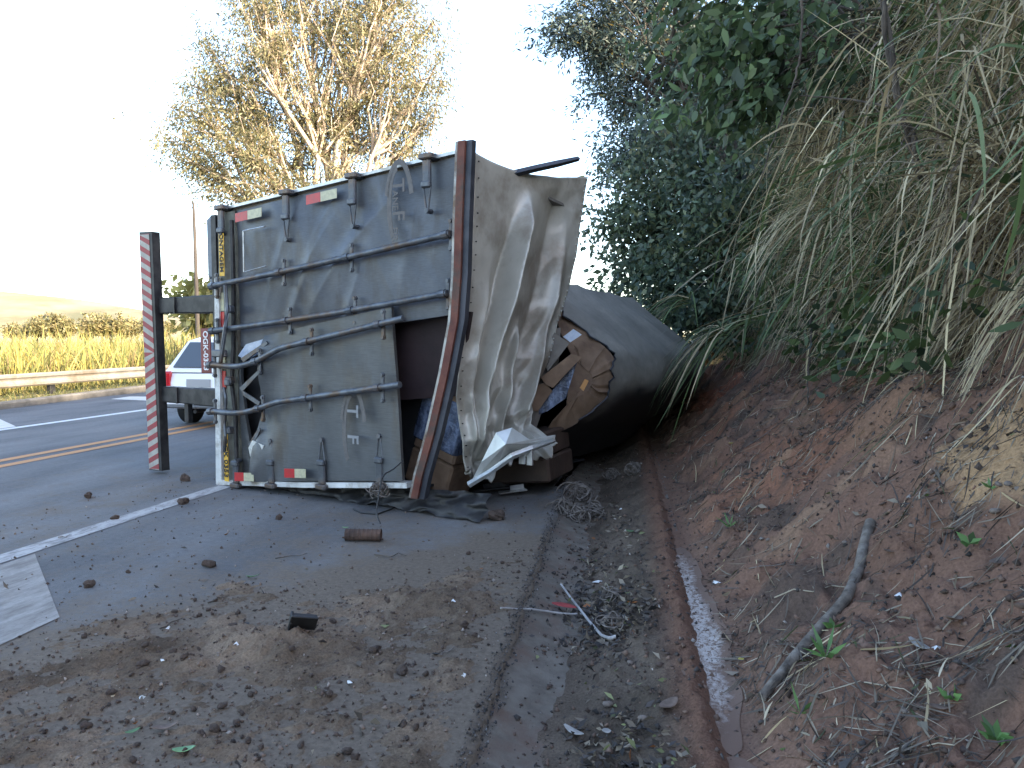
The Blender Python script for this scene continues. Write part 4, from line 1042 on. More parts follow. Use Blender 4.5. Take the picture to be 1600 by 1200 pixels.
# leafy weeds between the grass
q = rng.uniform(1.6, 5.5, 700); Y = rng.uniform(2, 15, 700); X = lip_x(Y) + q; Z = bank_z(X, Y, False)
pos = np.repeat(np.stack([X - .25, Y, Z + .2], 1), 12, 0); pos += rng.normal(0, .14, pos.shape)
d = rng.normal(0, .6, pos.shape) + np.array([-.5, -.2, -.2])
V, F, C = leaves(pos, d, .11 * rng.uniform(.6, 1.5, len(pos)), .055 * rng.uniform(.6, 1.4, len(pos)), pick([(G1, 3), (G2, 3), ((.04, .065, .035), 2)], len(pos)), .15, True)
tag(link('bank_weeds', mesh_np('bank_weeds', V, F, M['leaf'], False, C)), 'small leafy weeds scattered through the bank grass', 'weeds', kind='stuff')

# --- single plants one can pick out on the bank
def long_tuft(u, v, zc, n, L, label, pal, dirx=-.9, droop=.8, W=.02, up=.5, name='grass_tuft'):
    p = PT(u, v, zc); e = empty(name, p); tag(e, label, 'grass tuft')
    root = np.zeros((n, 3)) + rng.normal(0, .03, (n, 3)); d = np.stack([dirx + rng.normal(0, .35, n), rng.normal(-.3, .4, n), up + rng.normal(0, .3, n)], 1)
    V, F, C = blades(root, d, L * rng.uniform(.6, 1.15, n), W * rng.uniform(.7, 1.3, n), droop * rng.uniform(.7, 1.3, n), pick(pal, n), 7, .06)
    link('blades', mesh_np('blades', V, F, M['straw'], False, C), e); return e
GP = [(G2, 2), (G3, 2)]; SP = [(STRAW, 3), (STRAW2, 2)]
long_tuft(1470, 545, 5.6, 7, 1.0, 'long green grass blades arching low over the bare earth', GP, -1.1, .35, .022, .15)
long_tuft(1400, 470, 6.6, 90, .95, 'thick sheaf of straw standing out of the bank grass', SP, -.35, .25, .011, .9)
long_tuft(1180, 500, 9.0, 14, 1.0, 'green grass blades drooping beside the dark trailer end', GP, -1.0, .9, .028, .25)
long_tuft(1540, 200, 5.4, 12, 1.2, 'wide green grass blades sweeping past the twisted vine', GP, -1.2, .35, .04, .35)
long_tuft(1075, 470, 10.4, 40, 1.0, 'grass tuft hanging over the far end of the trailer roof', [(G1, 2), (G2, 2), (STRAW2, 1)], -1.0, 1.0, .02, .2)
long_tuft(1130, 520, 8.6, 60, .9, 'mixed green and straw tuft at the bank lip near the trailer end', [(G1, 2), (G2, 1), (STRAW2, 2)], -.9, 1.1, .014, .2)
long_tuft(1300, 330, 7.6, 60, 1.0, 'bleached straw clump hanging in the middle of the bank grass', SP, -.8, .9, .010, .4)

def vine(name, pts, r0, r1, label, mat, cat='vine', n=7, sub=6, wob=.012, parent=None):
    P_ = [PT(*p) for p in pts]; out = []
    for i in range(len(P_) - 1):
        a = P_[max(i - 1, 0)]; b2 = P_[i]; c2 = P_[i + 1]; d2 = P_[min(i + 2, len(P_) - 1)]
        for k in range(sub):
            t_ = k / sub
            q = .5 * ((2 * b2) + (c2 - a) * t_ + (2 * a - 5 * b2 + 4 * c2 - d2) * t_ * t_ + (3 * b2 - a - 3 * c2 + d2) * t_ ** 3)
            out.append(q + Vector([random.gauss(0, wob) for _ in range(3)]))
    out.append(P_[-1]); return out
vp = vine('v', [(1378, -30, 5.2), (1384, 30, 5.2), (1396, 110, 5.2), (1408, 170, 5.2), (1424, 215, 5.22), (1436, 262, 5.25), (1462, 298, 5.3), (1500, 325, 5.35), (1560, 345, 5.5), (1610, 362, 5.6)], 0, 0, '', None, wob=.004)
vo = empty('twisted_vine', vp[-1]); tag(vo, 'thick twisted woody vine hanging down through the bank grass', 'vine')
for ph in (0, math.pi):
    pts = []
    for i, p in enumerate(vp):
        a = i * .42 + ph; pts.append(p + (Vector(c_r) * math.cos(a) + Vector(c_u) * math.sin(a) * .4 - Vector(c_f) * math.sin(a)) * (.013 + .006 * math.sin(i * .3)) - vp[-1])
    mb = MB(); mb.tube(pts, [.015 + .013 * i / len(pts) + .003 * math.sin(i * 1.3) for i in range(len(pts))], 8); mb.build('stem', M['bark_dark'], vo, True)
def thin(pts, r0, r1, label, mat=None, cat='branch', name='bare_branch', wob=.006):
    P_ = vine('', pts, 0, 0, '', None, wob=wob); mb = MB(); c0 = P_[0]; n = len(P_)
    mb.tube([p - c0 for p in P_], [r0 + (r1 - r0) * i / (n - 1) for i in range(n)], 6); o = mb.build(name, mat or M['bark_dark'], None, True); o.location = c0
    return tag(o, label, cat)
thin([(1610, 48, 5.0), (1540, 90, 5.0), (1480, 140, 5.0), (1425, 205, 5.0), (1408, 228, 5.0)], .011, .006, 'straight bare branch slanting down to the twisted vine')
thin([(1254, -20, 7), (1252, 60, 7), (1246, 110, 7), (1222, 180, 7), (1206, 225, 7), (1186, 290, 7.1)], .013, .006, 'dark crooked bare stem hanging above the straw')
thin([(1056, -10, 9), (1052, 50, 9), (1036, 100, 9), (1014, 140, 9), (1010, 165, 9)], .03, .012, 'curved bare twig hanging in the dark tree crown')
thin([(1600, 155, 5.8), (1520, 180, 5.8), (1430, 175, 6.0), (1330, 155, 6.4), (1250, 150, 6.6)], .016, .006, 'long dark bough lying level behind the twisted vine')
thin([(1268, 490, 7.2), (1266, 540, 7.0), (1263, 590, 6.8), (1262, 632, 6.5)], .012, .005, 'thin root dangling down the face of the earth bank', None, 'root', 'hanging_root')
thin([(1600, 420, 5.2), (1580, 470, 5.0), (1560, 510, 4.95), (1536, 560, 4.9)], .010, .006, 'pale dry cane leaning out of the grass above bare earth', M['pale_stick'], 'cane', 'dry_cane')

# --- sunlit grass belt beyond the guard rail
def field_grass(n, x0, x1, y0, y1, L0, L1, W, pal, up=2.2):
    X = rng.uniform(x0, x1, n); Y = y0 + (y1 - y0) * rng.random(n) ** 1.4
    root = np.stack([X, Y, np.where(X > -16, .05, -.1)], 1)
    d = np.stack([rng.normal(0, .5, n), rng.normal(0, .5, n), np.full(n, up)], 1)
    return blades(root, d, rng.uniform(L0, L1, n), W * rng.uniform(.6, 1.4, n), rng.uniform(.05, .45, n), pick(pal, n), 4, .1)
FP = [((.38, .31, .09), 4), ((.29, .27, .08), 3), ((.16, .18, .055), 2.2), ((.26, .19, .09), 1.3)]
parts = [field_grass(30000, -23, -15.2, 5, 70, .9, 2.0, .028, FP), field_grass(5000, -17, -14.9, 6, 50, .3, .9, .018, [((.14, .13, .04), 3), ((.24, .2, .07), 2)]),
         field_grass(9000, -40, -20, 14, 120, 1.0, 1.8, .06, FP)]
V, F, C = join(parts)
tag(link('field_grass', mesh_np('field_grass', V, F, M['straw'], False, C)), 'tall yellow sunlit grass growing beyond the guard rail', 'grass', kind='stuff')
n = 9000; Y = 5 + 45 * rng.random(n) ** 1.3; X = np.interp(Y, [p[1] for p in kp], [p[0] for p in kp]) - .25 - 1.6 * rng.random(n)
V, F, C = blades(np.stack([X, Y, np.full(n, .09)], 1), np.stack([rng.normal(0, .6, n), rng.normal(0, .6, n), np.ones(n)], 1), rng.uniform(.08, .3, n), .012 * rng.uniform(.6, 1.4, n), rng.uniform(.1, .6, n), pick([((.09, .11, .03), 3), ((.2, .17, .06), 2), ((.13, .13, .04), 2)], n), 3)
tag(link('verge_grass', mesh_np('verge_grass', V, F, M['straw'], False, C)), 'short rough grass on the verge behind the far kerb', 'grass', kind='stuff')

# ------------------------------------------------------------------ guard rail, pole, car
gr_ = empty('guard_rail', (-14.1, 14.5, .1)); tag(gr_, 'galvanised steel guard rail along the far side of the road', 'guard rail')
prof = [(0, .31), (.035, .345), (.035, .39), (0, .425), (-.01, .455), (0, .485), (.035, .52), (.035, .565), (0, .60), (-.012, .60), (.02, .56), (-.02, .455), (.02, .35), (-.012, .31)]
ysr = [-14.0, 2, 10, 14, 18, 22, 30, 45, 80]
V = []; n = len(prof)
for yy in ysr:
    xo = -.012 * max(0, yy - 22)
    V += [(.05 + a + xo, yy - 14.5, z - .1) for a, z in prof]
mb = MB(); mb.add(V, [(i * n + j, i * n + (j + 1) % n, (i + 1) * n + (j + 1) % n, (i + 1) * n + j) for i in range(len(ysr) - 1) for j in range(n)]); mb.build('rail', M['rail'], gr_)
for yy in (6.55, 10.55, 14.55, 18.55, 22.55, 26.55, 30.55, 34.55):
    mb = MB(); mb.box((-.03, yy - 14.5, .17), (.11, .15, .56), None, .01); mb.build('rail_post', M['dark_metal'], gr_)

pb = Vector(c_o + ray(309, 522) * 36); pb.z = -.2
mb = MB(); mb.tube([(0, 0, -.3), (0, 0, 3), (-.02, 0, 6.2), (-.05, 0, 7.75)], [.11, .10, .08, .06], 10)
o = mb.build('utility_pole', M['pole'], None, True); o.location = pb; tag(o, 'slim dark utility pole rising behind the under-run bar', 'pole')

# white hatchback overtaking the wreck
car = empty('white_car', (-7.22, 10.35, 0), R(2)); tag(car, 'white hatchback passing the overturned trailer on the road', 'car')
st = [  # y, half width low, z sill, z belt, half width belt
    (0.0, .70, .42, .70, .70), (.05, .79, .34, .84, .78), (.30, .82, .27, .90, .81), (1.0, .83, .22, .90, .83), (2.2, .83, .22, .90, .83), (3.0, .82, .24, .87, .80), (3.55, .78, .28, .78, .74), (3.8, .66, .36, .64, .62)]
V = []
for (y, wl, zs, zb, wb) in st:
    for sg in (-1, 1):
        pass
    rowp = [(-wl * .92, zs), (-wl, zs + .12), (-wb * 1.0, (zs + zb) / 2 + .05), (-wb * .98, zb - .05), (-wb * .90, zb), (wb * .90, zb), (wb * .98, zb - .05), (wb, (zs + zb) / 2 + .05), (wl, zs + .12), (wl * .92, zs)]
    V += [(x, y, z) for x, z in rowp]
n = 10; F = [(i * n + j, i * n + (j + 1) % n, (i + 1) * n + (j + 1) % n, (i + 1) * n + j) for i in range(len(st) - 1) for j in range(n)]
F += [tuple(range(n)), tuple(range(len(V) - 1, len(V) - n - 1, -1))]
mb = MB(); mb.add(V, F); mb.build('body', M['car_white'], car, True)
# greenhouse
gh = [(.06, .72, .88, .70), (.42, .66, 1.34, .56), (.75, .64, 1.40, .55), (1.7, .64, 1.41, .55), (2.0, .66, 1.36, .56), (2.75, .72, .88, .70)]
V = []
for (y, wb, zt, wt) in gh: V += [(-wb if zt < .9 else -.74, y if zt < .9 else y, .86), (-wt if zt > .9 else -wb, y, zt), (wt if zt > .9 else wb, y, zt), (wb if zt < .9 else .74, y, .86)]
n = 4; F = [(i * n + j, i * n + j + 1, (i + 1) * n + j + 1, (i + 1) * n + j) for i in range(len(gh) - 1) for j in range(3)] + [(0, 1, 2, 3), (20, 23, 22, 21)]
mb = MB(); mb.add(V, F); mb.build('cabin', M['car_white'], car, True)
mb = MB(); mb.add([(-.60, .085, .93), (.60, .085, .93), (.50, .385, 1.31), (-.50, .385, 1.31)], [(0, 1, 2, 3)]); o = mb.build('rear_window', M['glass'], car); md = o.modifiers.new('Solidify', 'SOLIDIFY'); md.thickness = .02
for sg in (-1, 1):
    mb = MB(); mb.add([(sg * .735, .62, .93), (sg * .735, 1.2, .93), (sg * .60, 1.2, 1.34), (sg * .615, .78, 1.32)], [(0, 1, 2, 3)]); mb.add([(sg * .735, 1.28, .93), (sg * .735, 2.35, .93), (sg * .62, 1.95, 1.32), (sg * .60, 1.28, 1.34)], [(0, 1, 2, 3)])
    o = mb.build('side_window', M['glass'], car); md = o.modifiers.new('Solidify', 'SOLIDIFY'); md.thickness = .03
    mb = MB(); mb.box((sg * .705, .02, .74), (.20, .14, .27), None, .03); mb.build('tail_lamp', M['tail'], car)
    for yy in (.72, 3.15):
        w_ = empty('wheel', (sg * .74, yy, .285), 0, car)
        mb = MB(); mb.tube([(-.085, 0, 0), (-.07, 0, 0), (.07, 0, 0), (.085, 0, 0)], [.25, .285, .285, .25], 24); mb.build('tyre', M['tyre'], w_, True)
        mb = MB(); mb.tube([(sg * .07, 0, 0), (sg * .09, 0, 0)], .18, 16); mb.build('rim', M['hub'], w_)
mb = MB(); mb.box((0, .0, .43), (1.58, .16, .2), None, .05); mb.build('bumper', M['car_white'], car)
mb = MB(); mb.box((0, -.02, .35), (1.5, .13, .07), None, .02); mb.build('bumper_trim', M['bumper'], car)
mb = MB(); mb.box((-.12, -.012, .70), (.40, .02, .12)); mb.build('number_plate', M['plate_grey'], car)
mb = MB(); mb.tube([(-.2, .0, .26), (-.2, .4, .27)], .03, 8); mb.build('exhaust', M['dark_metal'], car)

# ------------------------------------------------------------------ debris
def lump(seed, n1=7, n2=10, amp=.35):
    """irregular clod of unit radius"""
    r_ = np.random.default_rng(seed); V = []; ph = r_.uniform(0, 9, 6)
    for i in range(n1 + 1):
        th = math.pi * i / n1
        for j in range(n2):
            a = 2 * math.pi * j / n2
            x, y, z = math.sin(th) * math.cos(a), math.sin(th) * math.sin(a), math.cos(th)
            k = 1 + amp * (math.sin(2.3 * x + ph[0]) * math.cos(2.9 * y + ph[1]) + .5 * math.sin(5.3 * z + ph[2]) * math.cos(4.7 * x + ph[3])) + (r_.uniform(-.09, .09) if 0 < i < n1 else 0)
            V.append((x * k, y * k * .85, z * k * .7))
    F = [(i * n2 + j, i * n2 + (j + 1) % n2, (i + 1) * n2 + (j + 1) % n2, (i + 1) * n2 + j) for i in range(n1) for j in range(n2)]
    return np.array(V), F
clods = [mesh_np('earth_clod', *lump(k), M['clod']) for k in range(8)]
stones = [mesh_np('stone', *lump(40 + k, 6, 9, .14), M['stone'], True) for k in range(5)]
def put(me, name, p, r_, label, cat, group=None, sink=.35):
    o = link(name, me); o.location = (p.x, p.y, p.z + r_ * (.7 - sink)); o.scale = (r_, r_, r_ * random.uniform(.75, 1.1)); o.rotation_euler = (random.uniform(-.4, .4), random.uniform(-.4, .4), random.uniform(0, 6.28))
    if name == 'stone': o.location.z -= r_ * .3; o.scale = (r_ * .8, r_ * .8, r_ * .6)
    return tag(o, label, cat, group)
big = [(290, 752, .075, 'round clod of earth on the road below the under-run bar'), (137, 778, .065, 'lone clod of earth in the lane before the orange lines'), (285, 787, .07, 'clod of earth lying on the white edge line by the trailer corner'),
       (327, 886, .06, 'flattened dark clod on the clean grey asphalt'), (775, 812, .115, 'largest brown clod on the asphalt below the torn roof sheet'), (140, 918, .05, 'dark crumbled clod near the worn white hatch marking'),
       (436, 812, .045, 'small clod on the asphalt before the lower door'), (180, 812, .045, 'small clod touching the edge line near a twig')]
for i, (u, v, r_, lb) in enumerate(big): put(clods[i % 8], 'earth_clod', hit(u, v), r_ * .66, lb, 'clod', None, .25)
cnt = 0
while cnt < 110:
    u, v = random.uniform(0, 860), random.uniform(780, 1195)
    p = GR(u, v)
    if p.x > float(seam_x(p.y)) - .08 or p.x < -5.5: continue
    mk = float(spill_mask(np.array(p.x), np.array(p.y)))
    if random.random() > .2 + .8 * mk: continue
    p.z = terr(p.x, p.y); put(clods[cnt % 8], 'earth_clod', p, (.007 + .014 * random.random() ** 2) * (1 + .6 * (random.random() < .10)), 'crumbly brown clod of earth scattered on the road' if mk < .5 else 'crumbly clod bedded in the spilled brown earth', 'clod', 'clods on the road' if mk < .5 else 'clods in the spilled earth'); cnt += 1
# stones in the gutter and on the bank
ST_ = [(1005, 1125, .03), (985, 955, .02), (950, 1110, .03), (870, 1008, .022), (1110, 925, .015), (1320, 850, .02), (1425, 825, .018), (1490, 970, .018), (1415, 1115, .018), (1575, 765, .022), (1590, 770, .018), (1560, 760, .02), (1200, 845, .02), (1460, 760, .022), (1555, 800, .03), (985, 1040, .02), (1100, 990, .014), (945, 870, .016)]
for i, (u, v, r_) in enumerate(ST_):
    inb = u > 1090 and v < 1150
    put(stones[i % 5], 'stone', hit(u, v), r_, 'small rounded stone bedded in the earth of the bank' if inb else 'small rounded stone among dead leaves in the gutter', 'stone', 'stones on the bank' if inb else 'stones in the gutter')

def octs(P_, r_):
    """many tiny irregular grains"""
    n = len(P_); dirs = np.array([(1, 0, 0), (-1, 0, 0), (0, 1, 0), (0, -1, 0), (0, 0, 1), (0, 0, -1)], float)
    V = P_[:, None, :] + dirs[None] * (r_[:, None, None] * rng.uniform(.5, 1.3, (n, 6, 1))) + rng.normal(0, .25, (n, 6, 3)) * r_[:, None, None]
    f = np.array([(0, 2, 4), (2, 1, 4), (1, 3, 4), (3, 0, 4), (2, 0, 5), (1, 2, 5), (3, 1, 5), (0, 3, 5)])
    F = (np.arange(n)[:, None, None] * 6 + f[None]).reshape(-1, 3)
    return V.reshape(-1, 3), F
def zz(X, Y):
    out = np.where(X > lip_x(Y), bank_z(X, Y), np.where(X > seam_x(Y), np.maximum(gutter_z(X, Y), litter_z(X, Y)), np.maximum(0, spill_z(X, Y)))); return out
# grains over the road
n = 26000; X = rng.uniform(-5.2, -.75, n); Y = 1.8 + 5.4 * rng.random(n) ** 1.25
mk = spill_mask(X, Y); keep = (rng.random(n) < .10 + .9 * mk) & (X < seam_x(Y) - .01); X, Y, mk = X[keep], Y[keep], mk[keep]
r_ = .0025 + .009 * rng.random(len(X)) ** 3.2; V, F = octs(np.stack([X, Y, zz(X, Y) + r_ * .3], 1), r_)
c = pick([((.085, .06, .048), 4), ((.15, .11, .088), 4), ((.26, .22, .19), .4)], len(X)); M['grain'] = leafmat('grain', .95, 0.0)
tag(link('road_grit', mesh_np('road_grit', V, F, M['grain'], False, np.repeat(c, 6, 0))), 'fine crumbs of earth strewn over the road', 'grit', kind='stuff')
# broken bitumen grains along the seam
n = 3000; Y = 1.8 + 7 * rng.random(n) ** 1.2; X = seam_x(Y) + rng.normal(.0, .03, n); r_ = .002 + .006 * rng.random(n) ** 2.5
V, F = octs(np.stack([X, Y, np.where(X > seam_x(Y), -.02, .002) + r_ * .3], 1), r_); c = pick([((.05, .045, .043), 4), ((.1, .085, .078), 3), ((.2, .195, .19), .4)], n)
tag(link('seam_grit', mesh_np('seam_grit', V, F, M['grain'], False, np.repeat(c, 6, 0))), 'dark broken bitumen along the crack beside the gutter', 'grit', kind='stuff')
# crumbs on gutter and bank
n = 30000; Y = 1.8 + 8 * rng.random(n) ** 1.4; X = seam_x(Y) + .1 + rng.random(n) * 2.7
cl = fbm(X * 2.2, Y * 2.2, 4, 150, .6); keep = (rng.random(n) < .25 + 2.5 * np.clip(cl, 0, .4)); X, Y = X[keep], Y[keep]
r_ = .003 + .012 * rng.random(len(X)) ** 3; V, F = octs(np.stack([X, Y, zz(X, Y) + r_ * .3], 1), r_); c = pick([((.075, .05, .04), 4), ((.14, .09, .066), 3), ((.05, .042, .038), 2), ((.3, .26, .23), .25)], len(X))
tag(link('bank_crumbs', mesh_np('bank_crumbs', V, F, M['grain'], False, np.repeat(c, 6, 0))), 'loose crumbs of earth on the bank and in the gutter', 'grit', kind='stuff')

n = 1500; Y = 1.9 + 8 * rng.random(n) ** 1.3; X = lip_x(Y) + .1 + rng.random(n) * 2.1; cl = fbm(X * 1.6, Y * 1.6, 4, 152, .6)
keep = rng.random(n) < .2 + 3 * np.clip(cl, 0, .4); X, Y = X[keep], Y[keep]; r_ = .008 + .022 * rng.random(len(X)) ** 2.5
V, F = octs(np.stack([X, Y, zz(X, Y) + r_ * .1], 1), r_); c = pick([((.10, .064, .048), 4), ((.17, .10, .072), 3), ((.07, .052, .044), 3)], len(X))
tag(link('bank_lumps', mesh_np('bank_lumps', V, F, M['grain'], False, np.repeat(c, 6, 0))), 'small lumps of slumped earth all over the bare bank', 'earth', kind='stuff')
# litter of straw, chaff and dead leaves
def lying(n, xf, mask, L0, L1, W, pal, lift=.01, seg=3):
    Y = 1.8 + 9.5 * rng.random(n) ** 1.5; X = xf(Y, n); keep = rng.random(n) < mask(X, Y); X, Y = X[keep], Y[keep]; n = len(X)
    a = rng.uniform(0, 2 * np.pi, n); L = L0 + (L1 - L0) * rng.random(n) ** 2
    d = np.stack([np.cos(a), np.sin(a), np.zeros(n)], 1); p0 = np.stack([X, Y, zz(X, Y)], 1)
    X2, Y2 = X + d[:, 0] * L, Y + d[:, 1] * L; dz = zz(X2, Y2) - p0[:, 2]
    d = np.stack([d[:, 0] * L, d[:, 1] * L, dz + rng.normal(.01, .02, n)], 1); p0[:, 2] += lift * rng.uniform(.3, 1.6, n)
    return blades(p0, d, np.linalg.norm(d, axis=1), W * rng.uniform(.6, 1.5, n), rng.uniform(-.1, .12, n), pick(pal, n), seg, .09)
bankx = lambda Y, n: lip_x(Y) + .1 + rng.random(n) * 2.4
mB = lambda X, Y: np.clip(.16 + 3.4 * np.clip(fbm(X * 1.6, Y * 1.6, 4, 152, .6), 0, 1) + .5 * sstep(1.0, 1.8, X - lip_x(Y)), 0, 1)
LIT = [((.16, .13, .10), 4), ((.075, .06, .05), 5), ((.30, .25, .18), 2), ((.44, .38, .28), .7), ((.06, .075, .03), .6)]
parts = [lying(26000, bankx, mB, .02, .2, .0055, LIT), lying(900, bankx, lambda X, Y: X * 0 + .5, .1, .4, .007, [(STRAW, 2), (STRAW2, 3), (BROWN, 3)])]
V, F, C = join(parts); tag(link('straw_litter', mesh_np('straw_litter', V, F, M['straw'], False, C)), 'dead straw and torn roots littering the bare bank', 'litter', kind='stuff')
def fallen(n, xf, mask, L0, L1, pal):
    Y = 1.8 + 7.5 * rng.random(n) ** 1.35; X = xf(Y, n); keep = rng.random(n) < mask(X, Y); X, Y = X[keep], Y[keep]; n = len(X)
    d = np.stack([rng.normal(0, 1, n), rng.normal(0, 1, n), rng.normal(.1, .35, n)], 1); L = rng.uniform(L0, L1, n)
    return leaves(np.stack([X, Y, zz(X, Y) + .012], 1), d, L, L * rng.uniform(.3, .55, n), pick(pal, n, .35), .35)
gutx = lambda Y, n: seam_x(Y) + (lip_x(Y) - seam_x(Y)) * np.clip(rng.normal(.52, .13, n), .1, .98)
DL = [((.10, .08, .065), 4), ((.18, .145, .11), 3), ((.30, .25, .18), 1.5), ((.06, .052, .05), 5), ((.32, .13, .05), .25), ((.15, .16, .07), .5)]
parts = [fallen(9000, gutx, lambda X, Y: np.clip(.45 + 2.5 * fbm(X * 2.5, Y * 1.2, 3, 155), .05, 1) * sstep(7.0, 4.6, Y), .018, .06, DL),
         fallen(1300, bankx, mB, .02, .07, DL + [((.08, .12, .03), .6)]), fallen(260, lambda Y, n: -4.2 + rng.random(n) * 3.2, lambda X, Y: .15 + .7 * spill_mask(X, Y), .02, .06, DL)]
V, F, C = join(parts); tag(link('leaf_litter', mesh_np('leaf_litter', V, F, M['dead_leaf'], False, C)), 'dead brown leaves gathered along the gutter', 'litter', kind='stuff')

# dried root clumps at the gutter head
def clump(u, v, r_, label, n=26, mat='straw', pal=None):
    p = hit(u, v); e = empty('dried_root_clump', p); tag(e, label, 'root clump')
    mb = MB()
    for k in range(n):
        a = random.uniform(0, 6.28); R_ = r_ * random.uniform(.4, .9); c0 = Vector((random.gauss(0, .3), random.gauss(0, .3), .25 + random.random() * .3)) * r_
        ax = Vector([random.gauss(0, 1) for _ in range(3)]).normalized(); bx = ax.orthogonal().normalized(); cx_ = ax.cross(bx)
        mb.tube([c0 + (bx * math.cos(a + t_ * .5) + cx_ * math.sin(a + t_ * .5)) * R_ for t_ in range(7)], r_ * .055, 4, False)
    mb.build('roots', M['root'], e, True)
    return e
M['root'] = pm('dried_root', (.10, .082, .07), (.2, .17, .15), 20, .95)
for i, (u, v, r_) in enumerate(((905, 782, .14), (882, 805, .11), (930, 808, .11), (905, 815, .10), (990, 742, .09), (955, 748, .08), (955, 940, .07), (960, 985, .07))):
    clump(u, v, r_, ['large matted root clump lying against the asphalt edge', 'frayed root clump at the broken asphalt seam', 'matted root clump on the ditch side of the pile', 'small root clump at the foot of the pile', 'dim root clump in the shade under the trailer', 'dim small root clump beside the trailer skirt', 'curled grey root clump by the orange leaf', 'pale curled root clump under the bent reed'][i])

def tube_obj(name, pts, rad, mat, label, cat, lift=0.0, n=8):
    P_ = [hit(*p[:2]) + Vector((0, 0, lift + (p[2] if len(p) > 2 else 0))) for p in pts]; c0 = P_[0].copy()
    out = []
    for i in range(len(P_) - 1):
        for k in range(4): out.append(P_[i].lerp(P_[i + 1], k / 4) + Vector([random.gauss(0, 1) for _ in range(3)]) * (rad if not hasattr(rad, '__len__') else rad[0]) * .10)
    out.append(P_[-1]); m_ = len(out)
    rr = [rad] * m_ if not hasattr(rad, '__len__') else [rad[0] + (rad[1] - rad[0]) * i / (m_ - 1) for i in range(m_)]
    mb = MB(); mb.tube([p - c0 for p in out], rr, n); o = mb.build(name, mat, None, True); o.location = c0; return tag(o, label, cat)
tube_obj('fallen_branch', [(1190, 1108), (1225, 1060), (1272, 1000), (1322, 945), (1342, 900), (1350, 862), (1360, 832)], (.018, .027), M['log'], 'crooked grey cut branch lying on the bare earth bank', 'branch', .02, 10)
tube_obj('bent_reed', [(876, 922), (900, 955), (925, 985), (940, 1002), (952, 1008), (962, 1004)], (.006, .009), M['reed'], 'pale grey bent reed lying across leaves in the gutter', 'reed', .03)
tube_obj('thin_stick', [(782, 957), (830, 960), (880, 965), (910, 966)], (.005, .006), M['reed'], 'thin grey stick crossing the asphalt seam', 'stick', .02)
TW = [((1170, 735), (1188, 705), .009, 'pale', 'short white stick lying on the bank near the trailer'), ((1210, 940), (1330, 925), .008, 'pale', 'split pale straw stalk beside the cut branch'), ((1370, 1012), (1520, 1018), .006, 'pale', 'long pale stalk lying below the cut branch'), ((1350, 1070), (1430, 1100), .006, 'pale', 'short pale stalk beneath the long stalk'),
      ((1440, 1175), (1540, 1163), .005, 'pale', 'thin pale stem on the lowest part of the bank'), ((1165, 700), (1262, 640), .009, 'root', 'thin dark root running up the bank face'), ((1170, 895), (1245, 888), .007, 'root', 'brown twig lying in bank litter above the limewash'), ((1570, 990), (1610, 1002), .012, 'root', 'grey stick end at the bank foot'),
      ((250, 985), (285, 970), .010, 'dark', 'dark straight twig on grey asphalt by the hatch'), ((325, 945), (358, 935), .010, 'dark', 'dark twig at the upper rim of spilled earth'), ((585, 870), (635, 872), .010, 'dark', 'dark twig below the rusty pipe'), ((92, 842), (112, 838), .012, 'reed', 'short pale peg lying on the white edge line'), ((690, 1025), (710, 1015), .010, 'root', 'short brown twig on the spilled earth by the seam'), ((430, 875), (480, 868), .007, 'dark', 'thin dark twig on the asphalt before the pipe')]
mm = {'pale': M['pale_stick'], 'root': M['root'], 'dark': M['bark_dark'], 'reed': M['reed']}
for a, b2, r_, k, lb in TW:
    dx_, dy_ = b2[0] - a[0], b2[1] - a[1]; kx = [random.uniform(-.07, .07) for _ in range(3)]
    tube_obj('twig', [a] + [(a[0] + dx_ * q_ - dy_ * kx[i_], a[1] + dy_ * q_ + dx_ * kx[i_]) for i_, q_ in enumerate((.25, .5, .75))] + [b2], (r_ * .45, r_ * .22), mm[k], lb, 'twig', .008, 6)

# rusty ribbed pipe
pp = hit(568, 846); e = empty('rusty_pipe', pp + Vector((0, 0, .042)), YAW + R(-2)); tag(e, 'short rusty ribbed pipe lying on the road', 'pipe')
mb = MB(); pts = []; rr = []
for i in range(33): pts.append((-.125 + .25 * i / 32, 0, 0)); rr.append(.04 + .003 * (i % 4 == 0))
mb.tube(pts, rr, 14, False); mb.tube(pts, [.033] * 33, 14, False); mb.build('tube', M['rusty_pipe'], e)
mb = MB(); mb.tube([(-.15, 0, -.02), (.14, 0, -.03)], .006, 5); mb.build('rod', M['rusty_pipe'], e)
# black plastic fragment
pp = hit(474, 985); e = empty('plastic_fragment', pp, .4); tag(e, 'black broken plastic box stuck in the spilled earth', 'fragment')
mb = MB(); rm = Matrix.Rotation(R(38), 3, 'X') @ Matrix.Rotation(R(14), 3, 'Y'); mb.box((0, 0, .035), (.125, .012, .10), rm, .003); mb.build('plate', M['plastic_black'], e)
mb = MB(); mb.box((0, .04, .03), (.12, .07, .012), rm, .003); mb.box((-.06, .03, .035), (.012, .07, .07), rm, .003); mb.build('flange', M['plastic_black'], e)
